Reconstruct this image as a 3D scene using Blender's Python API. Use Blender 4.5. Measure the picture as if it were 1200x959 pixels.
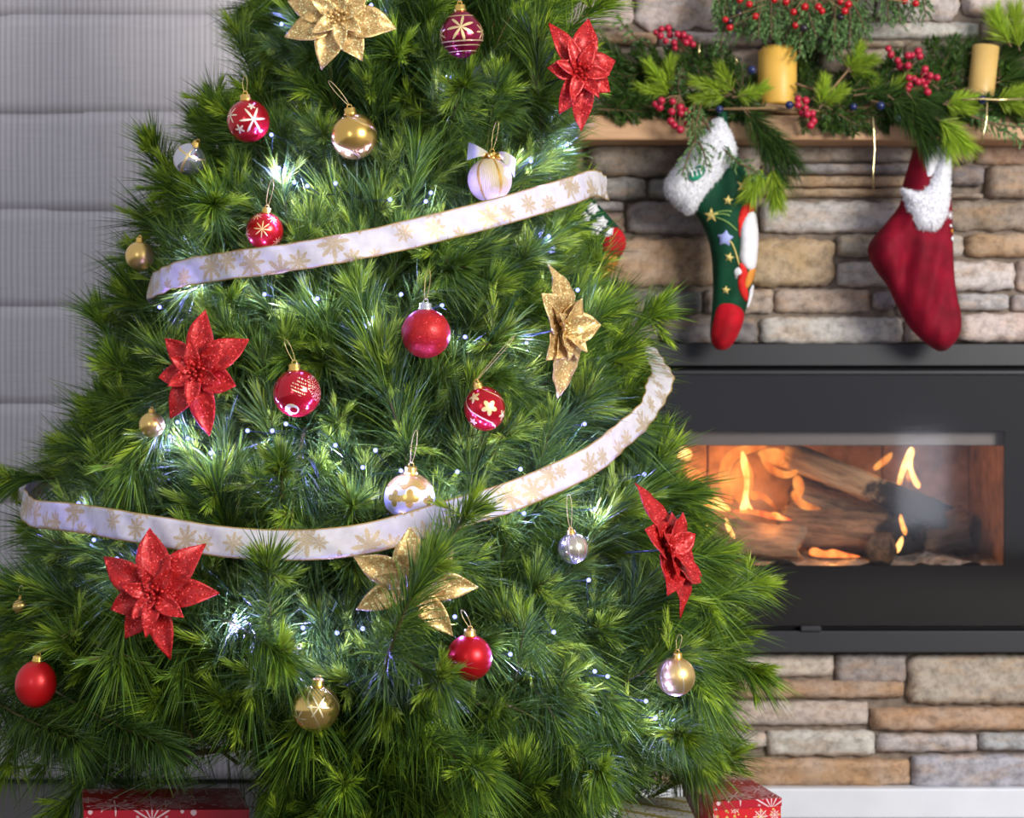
import bpy, math, random
import numpy as np
from mathutils import Vector, Matrix
from mathutils.geometry import delaunay_2d_cdt
from mathutils.bvhtree import BVHTree

for _o in list(bpy.data.objects):
    bpy.data.objects.remove(_o)
SC = bpy.context.scene
COL = SC.collection
PI = math.pi
RNG = np.random.default_rng(11)
random.seed(5)

# ------------------------------------------------------------------ camera, world, light, exposure
F = 2200.0            # focal length in pixels of the 1200x959 frame
CZ = 0.82             # camera height
cam_d = bpy.data.cameras.new('camera')
cam_d.sensor_width = 36.0
cam_d.lens = 36.0 * F / 1200.0
cam_d.dof.use_dof = True
cam_d.dof.focus_distance = 2.62
cam_d.dof.aperture_fstop = cam_d.lens / 11.0
cam_d.clip_start = 0.05
cam = bpy.data.objects.new('camera', cam_d)
COL.objects.link(cam)
cam.location = (0, 0, CZ)
cam.rotation_euler = (PI / 2, 0, 0)
SC.camera = cam
SC.view_settings.view_transform = 'Standard'
SC.view_settings.look = 'None'
SC.view_settings.gamma = 1.0
SC.view_settings.use_curve_mapping = False
SC.view_settings.exposure = 0.5

world = bpy.data.worlds.new('room_ambience')
SC.world = world
world.use_nodes = True
_bg = world.node_tree.nodes['Background']
_bg.inputs[0].default_value = (0.86, 0.88, 1.0, 1)
_bg.inputs[1].default_value = 0.44


def area_light(name, loc, target, sx, sy, power, color):
    l = bpy.data.lights.new(name, 'AREA')
    l.shape = 'RECTANGLE'
    l.size, l.size_y = sx, sy
    l.energy = power
    l.color = color
    o = bpy.data.objects.new(name, l)
    COL.objects.link(o)
    o.location = loc
    o.rotation_euler = (Vector(target) - Vector(loc)).to_track_quat('-Z', 'Y').to_euler()
    return o


area_light('window_light', (3.3, -0.9, 2.2), (-0.1, 3.0, 0.85), 1.9, 1.7, 235, (1.0, 0.96, 0.89))
area_light('window_light', (-1.7, -2.2, 1.6), (0.0, 3.0, 0.9), 0.9, 1.4, 14, (0.9, 0.95, 1.0))
area_light('pane_reflection_light', (2.08, -2.0, 0.46), (0.9, 3.8, 0.6), 0.24, 0.46, 0.9, (0.85, 0.9, 1.0))  # weak lamp added behind the camera to put a pale reflection in the fire glass


# ------------------------------------------------------------------ helpers
def P(px, py, Y):
    return Vector(((px - 600.0) / F * Y, Y, CZ + (479.5 - py) / F * Y))


def empty(name, loc, label=None, cat=None, group=None, kind=None):
    o = bpy.data.objects.new(name, None)
    COL.objects.link(o)
    o.location = loc
    o.empty_display_size = 0.05
    tag(o, label, cat, group, kind)
    return o


def tag(o, label=None, cat=None, group=None, kind=None):
    if label:
        o['label'] = label
    if cat:
        o['category'] = cat
    if group:
        o['group'] = group
    if kind:
        o['kind'] = kind
    return o


def link_mesh(name, me, mat, parent=None):
    o = bpy.data.objects.new(name, me)
    COL.objects.link(o)
    if mat is not None and not me.materials:
        me.materials.append(mat)
    if parent is not None:
        o.parent = parent
    return o


def wpos(o):
    """world origin of an unrotated chain of parents"""
    v = Vector((0, 0, 0))
    while o is not None:
        v = v + o.location
        o = o.parent
    return v


def mk(name, verts, faces, mat, parent=None, smooth=True, uv=None, local=False):
    """mesh object; verts are world positions unless local"""
    off = Vector((0, 0, 0))
    if not local and parent is not None:
        off = wpos(parent)
    V = [(v[0] - off[0], v[1] - off[1], v[2] - off[2]) for v in verts]
    me = bpy.data.meshes.new(name)
    me.from_pydata(V, [], [tuple(f) for f in faces])
    if smooth:
        me.polygons.foreach_set('use_smooth', [True] * len(me.polygons))
    if uv is not None:
        lay = me.uv_layers.new(name='UVMap')
        for l in me.loops:
            lay.data[l.index].uv = uv[l.vertex_index]
    me.update()
    return link_mesh(name, me, mat, parent)


def tri_mesh(name, V, T, C=None):
    me = bpy.data.meshes.new(name)
    nv, nt = len(V), len(T)
    me.vertices.add(nv)
    me.vertices.foreach_set('co', np.ascontiguousarray(V, dtype=np.float32).ravel())
    me.loops.add(nt * 3)
    me.loops.foreach_set('vertex_index', np.ascontiguousarray(T, dtype=np.int32).ravel())
    me.polygons.add(nt)
    me.polygons.foreach_set('loop_start', np.arange(0, nt * 3, 3, dtype=np.int32))
    me.polygons.foreach_set('loop_total', np.full(nt, 3, dtype=np.int32))
    me.polygons.foreach_set('use_smooth', np.ones(nt, dtype=bool))
    if C is not None:
        a = me.attributes.new('Col', 'FLOAT_COLOR', 'POINT')
        C4 = np.ones((nv, 4), dtype=np.float32)
        C4[:, :3] = C
        a.data.foreach_set('color', C4.ravel())
    me.update(calc_edges=True)
    me.validate()
    return me


def box_geo(x0, x1, y0, y1, z0, z1):
    v = [(x0, y0, z0), (x1, y0, z0), (x1, y1, z0), (x0, y1, z0), (x0, y0, z1), (x1, y0, z1), (x1, y1, z1), (x0, y1, z1)]
    f = [(0, 3, 2, 1), (4, 5, 6, 7), (0, 1, 5, 4), (1, 2, 6, 5), (2, 3, 7, 6), (3, 0, 4, 7)]
    return v, f


def join_geo(*gs):
    V, Fa = [], []
    for v, f in gs:
        n = len(V)
        V += list(v)
        Fa += [tuple(i + n for i in q) for q in f]
    return V, Fa


def bevel(o, w, seg=2):
    m = o.modifiers.new('bevel', 'BEVEL')
    m.width = w
    m.segments = seg
    m.limit_method = 'ANGLE'
    return o


def tube_geo(pts, rad, n=8, cap=True):
    pts = [Vector(p) for p in pts]
    if not hasattr(rad, '__len__'):
        rad = [rad] * len(pts)
    V, Fa = [], []
    up = Vector((0.13, 0.31, 0.94)).normalized()
    for i, p in enumerate(pts):
        t = (pts[min(i + 1, len(pts) - 1)] - pts[max(i - 1, 0)]).normalized()
        a = t.cross(up)
        if a.length < 0.05:
            a = t.cross(Vector((1, 0, 0)))
        a.normalize()
        b = t.cross(a).normalized()
        for k in range(n):
            an = 2 * PI * k / n
            V.append(p + (a * math.cos(an) + b * math.sin(an)) * rad[i])
    for i in range(len(pts) - 1):
        for k in range(n):
            k2 = (k + 1) % n
            Fa.append((i * n + k, i * n + k2, (i + 1) * n + k2, (i + 1) * n + k))
    if cap:
        Fa.append(tuple(range(n))[::-1])
        Fa.append(tuple((len(pts) - 1) * n + k for k in range(n)))
    return V, Fa


def lathe_geo(prof, n=32):
    """prof: list of (r, z)"""
    V, Fa = [], []
    for r, z in prof:
        for k in range(n):
            a = 2 * PI * k / n
            V.append((r * math.cos(a), r * math.sin(a), z))
    for i in range(len(prof) - 1):
        for k in range(n):
            k2 = (k + 1) % n
            Fa.append((i * n + k, i * n + k2, (i + 1) * n + k2, (i + 1) * n + k))
    Fa.append(tuple(range(n))[::-1])
    Fa.append(tuple((len(prof) - 1) * n + k for k in range(n)))
    return V, Fa


def sphere_geo(c, r, n=14, m=9):
    prof = [(max(1e-5, r * math.sin(PI * i / m)), -r * math.cos(PI * i / m)) for i in range(m + 1)]
    V, Fa = lathe_geo(prof, n)
    return [(v[0] + c[0], v[1] + c[1], v[2] + c[2]) for v in V], Fa


# ------------------------------------------------------------------ materials
def new_mat(name):
    m = bpy.data.materials.new(name)
    m.use_nodes = True
    nt = m.node_tree
    nt.nodes.clear()
    out = nt.nodes.new('ShaderNodeOutputMaterial')
    return m, nt, out


class NB:
    """tiny node builder"""
    def __init__(s, nt):
        s.nt = nt

    def n(s, t, **kw):
        nd = s.nt.nodes.new(t)
        for k, v in kw.items():
            setattr(nd, k, v)
        return nd

    def lk(s, a, b):
        s.nt.links.new(a, b)

    def setin(s, sock, v):
        if hasattr(v, 'is_linked'):
            s.lk(v, sock)
        else:
            sock.default_value = v

    def math(s, op, a, b=None, c=None, clamp=False):
        nd = s.n('ShaderNodeMath', operation=op, use_clamp=clamp)
        s.setin(nd.inputs[0], a)
        if b is not None:
            s.setin(nd.inputs[1], b)
        if c is not None:
            s.setin(nd.inputs[2], c)
        return nd.outputs[0]

    def vmath(s, op, a, b=None):
        nd = s.n('ShaderNodeVectorMath', operation=op)
        s.setin(nd.inputs[0], a)
        if b is not None:
            s.setin(nd.inputs[1], b)
        return nd.outputs['Value'] if op in ('DOT_PRODUCT', 'LENGTH') else nd.outputs[0]

    def mix(s, fac, a, b, blend='MIX'):
        nd = s.n('ShaderNodeMix', data_type='RGBA', blend_type=blend)
        s.setin(nd.inputs[0], fac)
        for i, v in ((6, a), (7, b)):
            if isinstance(v, tuple) and len(v) == 3:
                v = v + (1,)
            s.setin(nd.inputs[i], v)
        return nd.outputs[2]

    def noise(s, vec, scale, detail=3, rough=0.55, dim='3D'):
        nd = s.n('ShaderNodeTexNoise', noise_dimensions=dim)
        s.lk(vec, nd.inputs['Vector'])
        nd.inputs['Scale'].default_value = scale
        nd.inputs['Detail'].default_value = detail
        nd.inputs['Roughness'].default_value = rough
        return nd.outputs[0]

    def ramp(s, fac, stops):
        nd = s.n('ShaderNodeValToRGB')
        el = nd.color_ramp.elements
        while len(el) < len(stops):
            el.new(0.5)
        for e, (p, c) in zip(el, stops):
            e.position = p
            e.color = tuple(c) + (1,) if len(c) == 3 else c
        s.setin(nd.inputs[0], fac)
        return nd.outputs[0]

    def step(s, x, edge, soft):
        """0 below edge, 1 above"""
        nd = s.n('ShaderNodeMapRange', interpolation_type='SMOOTHSTEP')
        s.setin(nd.inputs[0], x)
        s.setin(nd.inputs[1], s.math('SUBTRACT', edge, soft) if hasattr(edge, 'is_linked') else edge - soft)
        s.setin(nd.inputs[2], s.math('ADD', edge, soft) if hasattr(edge, 'is_linked') else edge + soft)
        return nd.outputs[0]

    def bsdf(s, out, color, rough=0.5, metal=0.0, spec=0.5, bump=None, bump_str=0.3, bump_dist=0.001, **kw):
        b = s.n('ShaderNodeBsdfPrincipled')
        if isinstance(color, tuple) and len(color) == 3:
            color = color + (1,)
        s.setin(b.inputs['Base Color'], color)
        s.setin(b.inputs['Roughness'], rough)
        s.setin(b.inputs['Metallic'], metal)
        b.inputs['Specular IOR Level'].default_value = spec
        for k, v in kw.items():
            s.setin(b.inputs[k.replace('_', ' ')], v)
        if bump is not None:
            bn = s.n('ShaderNodeBump')
            bn.inputs['Strength'].default_value = bump_str
            bn.inputs['Distance'].default_value = bump_dist
            s.lk(bump, bn.inputs['Height'])
            s.lk(bn.outputs[0], b.inputs['Normal'])
        if out is not None:
            s.lk(b.outputs[0], out.inputs[0])
        return b

    def obj(s):
        return s.n('ShaderNodeTexCoord').outputs['Object']

    def uv(s):
        return s.n('ShaderNodeTexCoord').outputs['UV']

    def star(s, p, d, size, arms, fill=0.18, power=5.0, soft=0.04):
        """mask of a star painted around unit direction d on a ball"""
        d = Vector(d).normalized()
        a = d.cross(Vector((0, 0, 1)))
        if a.length < 0.01:
            a = Vector((1, 0, 0))
        a.normalize()
        b = a.cross(d)
        x = s.vmath('DOT_PRODUCT', p, tuple(a))
        y = s.vmath('DOT_PRODUCT', p, tuple(b))
        zf = s.vmath('DOT_PRODUCT', p, tuple(d))
        th = s.math('ARCTAN2', y, x)
        r = s.math('SQRT', s.math('ADD', s.math('MULTIPLY', x, x), s.math('MULTIPLY', y, y)))
        cs = s.math('ABSOLUTE', s.math('COSINE', s.math('MULTIPLY', th, arms / 2.0)))
        lim = s.math('MULTIPLY', size, s.math('ADD', fill, s.math('MULTIPLY', 1 - fill, s.math('POWER', cs, power))))
        m = s.step(s.math('SUBTRACT', lim, r), 0.0, soft * size)
        return s.math('MULTIPLY', m, s.step(zf, 0.2, 0.05))

    def vmax(s, *ms):
        r = ms[0]
        for m in ms[1:]:
            r = s.math('MAXIMUM', r, m)
        return r

    def flakes(s, uv, scale, size, arms=8, rand=0.7, fill=0.12, power=4.0):
        """mask of snowflakes scattered over a 2-D coordinate"""
        v = s.vmath('MULTIPLY', uv, (scale, scale, 0))
        vo = s.n('ShaderNodeTexVoronoi', voronoi_dimensions='2D')
        s.lk(v, vo.inputs['Vector'])
        vo.inputs['Scale'].default_value = 1.0
        vo.inputs['Randomness'].default_value = rand
        d = s.vmath('SUBTRACT', v, vo.outputs['Position'])
        sep = s.n('ShaderNodeSeparateXYZ')
        s.lk(d, sep.inputs[0])
        sc = s.n('ShaderNodeSeparateColor')
        s.lk(vo.outputs['Color'], sc.inputs[0])
        th = s.math('ARCTAN2', sep.outputs[1], sep.outputs[0])
        r = vo.outputs['Distance']
        cs = s.math('ABSOLUTE', s.math('COSINE', s.math('MULTIPLY', th, arms / 2.0)))
        sz = s.math('MULTIPLY', size, s.math('ADD', 0.45, s.math('MULTIPLY', 0.65, sc.outputs[0])))
        lim = s.math('MULTIPLY', sz, s.math('ADD', fill, s.math('MULTIPLY', 1 - fill, s.math('POWER', cs, power))))
        m = s.step(s.math('SUBTRACT', lim, r), 0.0, 0.02)
        ring = s.math('SUBTRACT', 1.0, s.step(s.math('ABSOLUTE', s.math('SUBTRACT', r, s.math('MULTIPLY', sz, 0.62))), 0.03, 0.02))
        ring = s.math('MULTIPLY', ring, s.step(s.math('COSINE', s.math('MULTIPLY', th, arms * 2.0)), 0.1, 0.2))
        return s.math('MAXIMUM', m, s.math('MULTIPLY', ring, 0.8))


def simple(name, color, rough=0.5, metal=0.0, spec=0.5, nscale=0, namt=0.15, bscale=0, bstr=0.3, bdist=0.001, **kw):
    m, nt, out = new_mat(name)
    b = NB(nt)
    co = b.obj()
    c = color
    if nscale:
        f = b.noise(co, nscale, 4)
        lo = tuple(x * (1 - namt) for x in color)
        hi = tuple(min(1, x * (1 + namt)) for x in color)
        c = b.ramp(f, [(0.3, lo), (0.7, hi)])
    bump = b.noise(co, bscale, 4) if bscale else None
    b.bsdf(out, c, rough, metal, spec, bump, bstr, bdist, **kw)
    return m


def emit_mat(name, color, strength):
    m, nt, out = new_mat(name)
    e = nt.nodes.new('ShaderNodeEmission')
    e.inputs[0].default_value = tuple(color) + (1,)
    e.inputs[1].default_value = strength
    nt.links.new(e.outputs[0], out.inputs[0])
    return m


def foliage_mat(name, rough=0.42, trans=0.3, spec=0.35):
    m, nt, out = new_mat(name)
    b = NB(nt)
    at = b.n('ShaderNodeAttribute', attribute_name='Col')
    oi = b.n('ShaderNodeObjectInfo')
    v = b.math('ADD', 0.82, b.math('MULTIPLY', 0.4, oi.outputs['Random']))
    hs = b.n('ShaderNodeHueSaturation')
    b.lk(at.outputs['Color'], hs.inputs['Color'])
    b.lk(v, hs.inputs['Value'])
    bs = b.bsdf(None, hs.outputs[0], rough, 0, spec)
    tr = b.n('ShaderNodeBsdfTranslucent')
    b.lk(hs.outputs[0], tr.inputs[0])
    mx = b.n('ShaderNodeMixShader')
    mx.inputs[0].default_value = trans
    b.lk(bs.outputs[0], mx.inputs[1])
    b.lk(tr.outputs[0], mx.inputs[2])
    b.lk(mx.outputs[0], out.inputs[0])
    return m


M = {}
M['needle'] = foliage_mat('pine_needles', 0.40, 0.25, 0.32)
M['bark'] = simple('bark', (0.12, 0.075, 0.045), 0.85, nscale=60, namt=0.5, bscale=120, bstr=0.6, bdist=0.004)
M['twig'] = simple('twig', (0.28, 0.17, 0.08), 0.8, nscale=90, namt=0.3)
M['gold_cap'] = simple('gold_cap', (0.85, 0.55, 0.14), 0.28, 1.0)
M['silver_cap'] = simple('silver_cap', (0.8, 0.8, 0.8), 0.25, 1.0)
M['wire'] = simple('green_wire', (0.008, 0.02, 0.012), 0.5)
M['gold_cord'] = simple('gold_cord', (0.72, 0.55, 0.22), 0.4, 0.6)


# stone: each stone carries its own colour in Object Info
def stone_mat():
    m, nt, out = new_mat('ledge_stone')
    b = NB(nt)
    co = b.obj()
    oi = b.n('ShaderNodeObjectInfo')
    shift = b.vmath('ADD', co, b.vmath('MULTIPLY', oi.outputs['Location'], (3.1, 1.0, 5.7)))
    n1 = b.noise(shift, 14, 5, 0.6)
    n2 = b.noise(shift, 60, 5, 0.7)
    n3 = b.noise(b.vmath('MULTIPLY', shift, (0.4, 1, 1.6)), 26, 4, 0.6)
    c = b.mix(b.ramp(n1, [(0.38, (0, 0, 0)), (0.66, (1, 1, 1))]), oi.outputs['Color'],
              b.mix(0.35, oi.outputs['Color'], (0.55, 0.50, 0.47)))
    c = b.mix(b.ramp(n3, [(0.48, (0, 0, 0)), (0.72, (1, 1, 1))]), c, b.mix(0.5, c, (0.50, 0.30, 0.15)))
    c = b.mix(0.75, c, b.mix(1.0, c, b.ramp(n2, [(0.30, (0.36, 0.34, 0.33)), (0.56, (1.0, 0.98, 0.96))]), 'MULTIPLY'))
    bump = b.math('ADD', b.math('MULTIPLY', n2, 0.6), n3)
    b.bsdf(out, c, 0.8, 0, 0.3, bump, 0.55, 0.006)
    return m


M['stone'] = stone_mat()
M['mortar'] = simple('mortar', (0.19, 0.15, 0.12), 0.95, nscale=40, namt=0.35, bscale=150, bstr=0.6, bdist=0.004)


def wood_mat(name, c1, c2, c3, axis=(1.5, 14, 30)):
    m, nt, out = new_mat(name)
    b = NB(nt)
    co = b.vmath('MULTIPLY', b.obj(), axis)
    n1 = b.noise(co, 2.2, 5, 0.6)
    n2 = b.noise(co, 9, 4, 0.7)
    c = b.ramp(n1, [(0.25, c1), (0.5, c2), (0.75, c3)])
    c = b.mix(0.35, c, b.mix(1.0, c, b.ramp(n2, [(0.3, (0.6, 0.55, 0.5)), (0.65, (1, 1, 1))]), 'MULTIPLY'))
    b.bsdf(out, c, 0.5, 0, 0.4, n2, 0.15, 0.002)
    return m


M['mantel_wood'] = wood_mat('mantel_wood', (0.50, 0.27, 0.14), (0.62, 0.36, 0.19), (0.72, 0.44, 0.25))
M['black_metal'] = simple('black_metal', (0.028, 0.029, 0.034), 0.42, 0.0, 0.3)
M['black_enamel'] = simple('black_enamel', (0.005, 0.005, 0.006), 0.5, 0.0, 0.1)
M['baffle'] = simple('baffle_metal', (0.15, 0.14, 0.14), 0.5, 0.4)
M['fire_brick'] = simple('fire_brick', (0.34, 0.19, 0.12), 0.9, nscale=25, namt=0.4, bscale=60, bstr=0.4, bdist=0.004)
M['ash'] = simple('ash', (0.42, 0.37, 0.35), 0.95, nscale=60, namt=0.5, bscale=90, bstr=0.8, bdist=0.01)
M['white_paint'] = simple('white_paint', (0.70, 0.72, 0.78), 0.55, nscale=9, namt=0.05)
M['wall_plaster'] = simple('wall_plaster', (0.60, 0.58, 0.58), 0.9, nscale=12, namt=0.05)
M['carpet'] = simple('carpet', (0.15, 0.14, 0.13), 0.98, nscale=220, namt=0.5, bscale=500, bstr=0.8, bdist=0.004)


def glass_mat():
    m, nt, out = new_mat('fire_glass')
    b = NB(nt)
    fr = b.n('ShaderNodeFresnel')
    fr.inputs[0].default_value = 1.5
    t = b.n('ShaderNodeBsdfTransparent')
    t.inputs[0].default_value = (0.95, 0.94, 0.93, 1)
    g = b.n('ShaderNodeBsdfGlossy')
    g.inputs['Roughness'].default_value = 0.06
    g.inputs['Color'].default_value = (0.68, 0.68, 0.72, 1)
    mx = b.n('ShaderNodeMixShader')
    b.lk(fr.outputs[0], mx.inputs[0])
    b.lk(t.outputs[0], mx.inputs[1])
    b.lk(g.outputs[0], mx.inputs[2])
    b.lk(mx.outputs[0], out.inputs[0])
    return m


M['glass'] = glass_mat()


def blind_mat():
    m, nt, out = new_mat('blind_fabric')
    b = NB(nt)
    co = b.obj()
    sep = b.n('ShaderNodeSeparateXYZ')
    b.lk(co, sep.inputs[0])
    wob = b.math('MULTIPLY', b.noise(co, 6, 2), 0.004)
    x = b.math('ADD', sep.outputs[0], wob)
    st = b.math('ADD', 0.5, b.math('MULTIPLY', 0.5, b.math('SINE', b.math('MULTIPLY', x, 2 * PI / 0.0128))))
    st2 = b.noise(b.vmath('MULTIPLY', co, (1, 1, 0.02)), 160, 2)
    hz = b.noise(b.vmath('MULTIPLY', co, (0.03, 1, 1)), 380, 2)
    f = b.math('ADD', b.math('MULTIPLY', st, 0.42), b.math('ADD', b.math('MULTIPLY', st2, 0.35), b.math('MULTIPLY', hz, 0.35)))
    c = b.ramp(f, [(0.25, (0.49, 0.455, 0.475)), (0.8, (0.74, 0.70, 0.72))])
    bs = b.bsdf(None, c, 0.9, 0, 0.1, f, 0.2, 0.001)
    tr = b.n('ShaderNodeBsdfTranslucent')
    b.lk(c, tr.inputs[0])
    mx = b.n('ShaderNodeMixShader')
    mx.inputs[0].default_value = 0.08
    b.lk(bs.outputs[0], mx.inputs[1])
    b.lk(tr.outputs[0], mx.inputs[2])
    b.lk(mx.outputs[0], out.inputs[0])
    return m


M['blind'] = blind_mat()


def ribbon_mat():
    m, nt, out = new_mat('snowflake_ribbon')
    b = NB(nt)
    uv = b.uv()
    fl = b.flakes(uv, 24.0, 0.56, 8, 0.75, 0.30, 1.6)
    sp = b.step(b.noise(uv, 900, 2, dim='2D'), 0.47, 0.05)
    fl = b.math('MULTIPLY', fl, b.math('ADD', 0.12, b.math('MULTIPLY', 0.78, sp)))
    sep = b.n('ShaderNodeSeparateXYZ')
    b.lk(uv, sep.inputs[0])
    edge = b.step(b.math('ABSOLUTE', b.math('SUBTRACT', sep.outputs[1], 0.021)), 0.0192, 0.0006)
    base = b.ramp(b.noise(uv, 60, 3, dim='2D'), [(0.3, (0.72, 0.68, 0.70)), (0.7, (0.82, 0.79, 0.82))])
    msk = b.math('MAXIMUM', fl, edge)
    c = b.mix(msk, base, (0.62, 0.43, 0.13))
    wv = b.noise(b.vmath('MULTIPLY', uv, (1, 1, 1)), 1500, 1, dim='2D')
    bs = b.bsdf(None, c, 0.45, b.math('MULTIPLY', msk, 0.5), 0.4, wv, 0.1, 0.0005)
    tr = b.n('ShaderNodeBsdfTranslucent')
    b.lk(c, tr.inputs[0])
    mx = b.n('ShaderNodeMixShader')
    mx.inputs[0].default_value = 0.3
    b.lk(bs.outputs[0], mx.inputs[1])
    b.lk(tr.outputs[0], mx.inputs[2])
    b.lk(mx.outputs[0], out.inputs[0])
    return m


M['ribbon'] = ribbon_mat()


def glitter_mat(name, c1, c2, metal, rough=0.35, spark=0.25):
    m, nt, out = new_mat(name)
    b = NB(nt)
    co = b.obj()
    vo = b.n('ShaderNodeTexVoronoi')
    b.lk(co, vo.inputs['Vector'])
    vo.inputs['Scale'].default_value = 520
    sc = b.n('ShaderNodeSeparateColor')
    b.lk(vo.outputs['Color'], sc.inputs[0])
    n1 = b.noise(co, 45, 4)
    c = b.ramp(b.math('ADD', b.math('MULTIPLY', n1, 0.7), b.math('MULTIPLY', sc.outputs[0], 0.3)), [(0.3, c1), (0.75, c2)])
    hot = b.step(sc.outputs[1], 1 - spark * 0.35, 0.01)
    c = b.mix(hot, c, tuple(min(1, x * 1.6 + 0.08) for x in c2))
    bump = b.math('ADD', b.math('MULTIPLY', sc.outputs[2], 1.0), b.math('MULTIPLY', n1, 1.5))
    b.bsdf(out, c, b.math('ADD', rough - 0.12, b.math('MULTIPLY', 0.3, sc.outputs[0])), metal, 0.5, bump, 0.5, 0.0012)
    return m


M['red_glitter'] = glitter_mat('red_glitter', (0.27, 0.003, 0.005), (0.62, 0.014, 0.012), 0.25, 0.38, 0.15)
M['gold_glitter'] = glitter_mat('gold_glitter', (0.44, 0.26, 0.075), (0.86, 0.61, 0.28), 0.6, 0.42)
M['red_glitter_ball'] = glitter_mat('red_glitter_ball', (0.36, 0.003, 0.005), (0.58, 0.014, 0.014), 0.3, 0.42, 0.06)


def ball_mat(name, base, fn=None, deco=(0.85, 0.68, 0.35), rough=0.2, metal=0.6, deco_rough=0.45, coat=0.3, bumpfn=None):
    """painted ball; coordinates are local in units of the ball radius"""
    m, nt, out = new_mat(name)
    b = NB(nt)
    p = b.n('ShaderNodeAttribute', attribute_name='Unit').outputs['Vector']
    c = base
    r = rough
    bump = None
    mt = metal
    if fn is not None:
        mk_ = fn(b, p)
        c = b.mix(mk_, base, deco)
        r = b.math('ADD', rough, b.math('MULTIPLY', mk_, deco_rough - rough))
        bump = mk_
    if bumpfn is not None:
        bump = bumpfn(b, p)
    b.bsdf(out, c, r, mt, 0.5, bump, 0.35, 0.0015, Coat_Weight=coat, Coat_Roughness=0.12)
    return m


# ------------------------------------------------------------------ the setting
WY = 3.80             # mortar plane of the chimney breast
FX0, FX1 = P(690, 0, 3.77).x, P(1236, 0, 3.77).x          # fireplace insert, left and right
FZ1, FZ0 = P(0, 401, 3.77).z, P(0, 766, 3.77).z           # top and bottom
CX0, CX1 = -0.13, 1.62                                    # chimney breast, left and right

v, f = box_geo(-3.2, 3.2, -3.4, 4.6, -0.06, 0.0)
tag(mk('floor', v, f, M['carpet'], smooth=False), 'grey brown carpeted floor', kind='structure')
v, f = box_geo(-3.2, 3.2, 4.20, 4.30, 0.0, 2.6)
tag(mk('wall_back', v, f, M['wall_plaster'], smooth=False), 'plain pale wall behind the roman blind', kind='structure')
g = [box_geo(CX0, FX0, WY, 4.2, 0, 2.6), box_geo(FX1, CX1, WY, 4.2, 0, 2.6),
     box_geo(FX0, FX1, WY, 4.2, 0, FZ0), box_geo(FX0, FX1, WY, 4.2, FZ1, 2.6)]
v, f = join_geo(*g)
chimney = tag(mk('wall_chimney', v, f, M['mortar'], smooth=False), 'stacked ledge stone chimney wall around the fireplace', kind='structure')
bz0, bz1 = 0.0, P(0, 924, 3.76).z
v, f = box_geo(CX0 - 0.01, CX1 + 0.01, 3.755, 3.80, bz0, bz1)
tag(bevel(mk('baseboard_chimney', v, f, M['white_paint'], smooth=False), 0.004), 'white painted plinth board under the stone wall', kind='structure')

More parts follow.
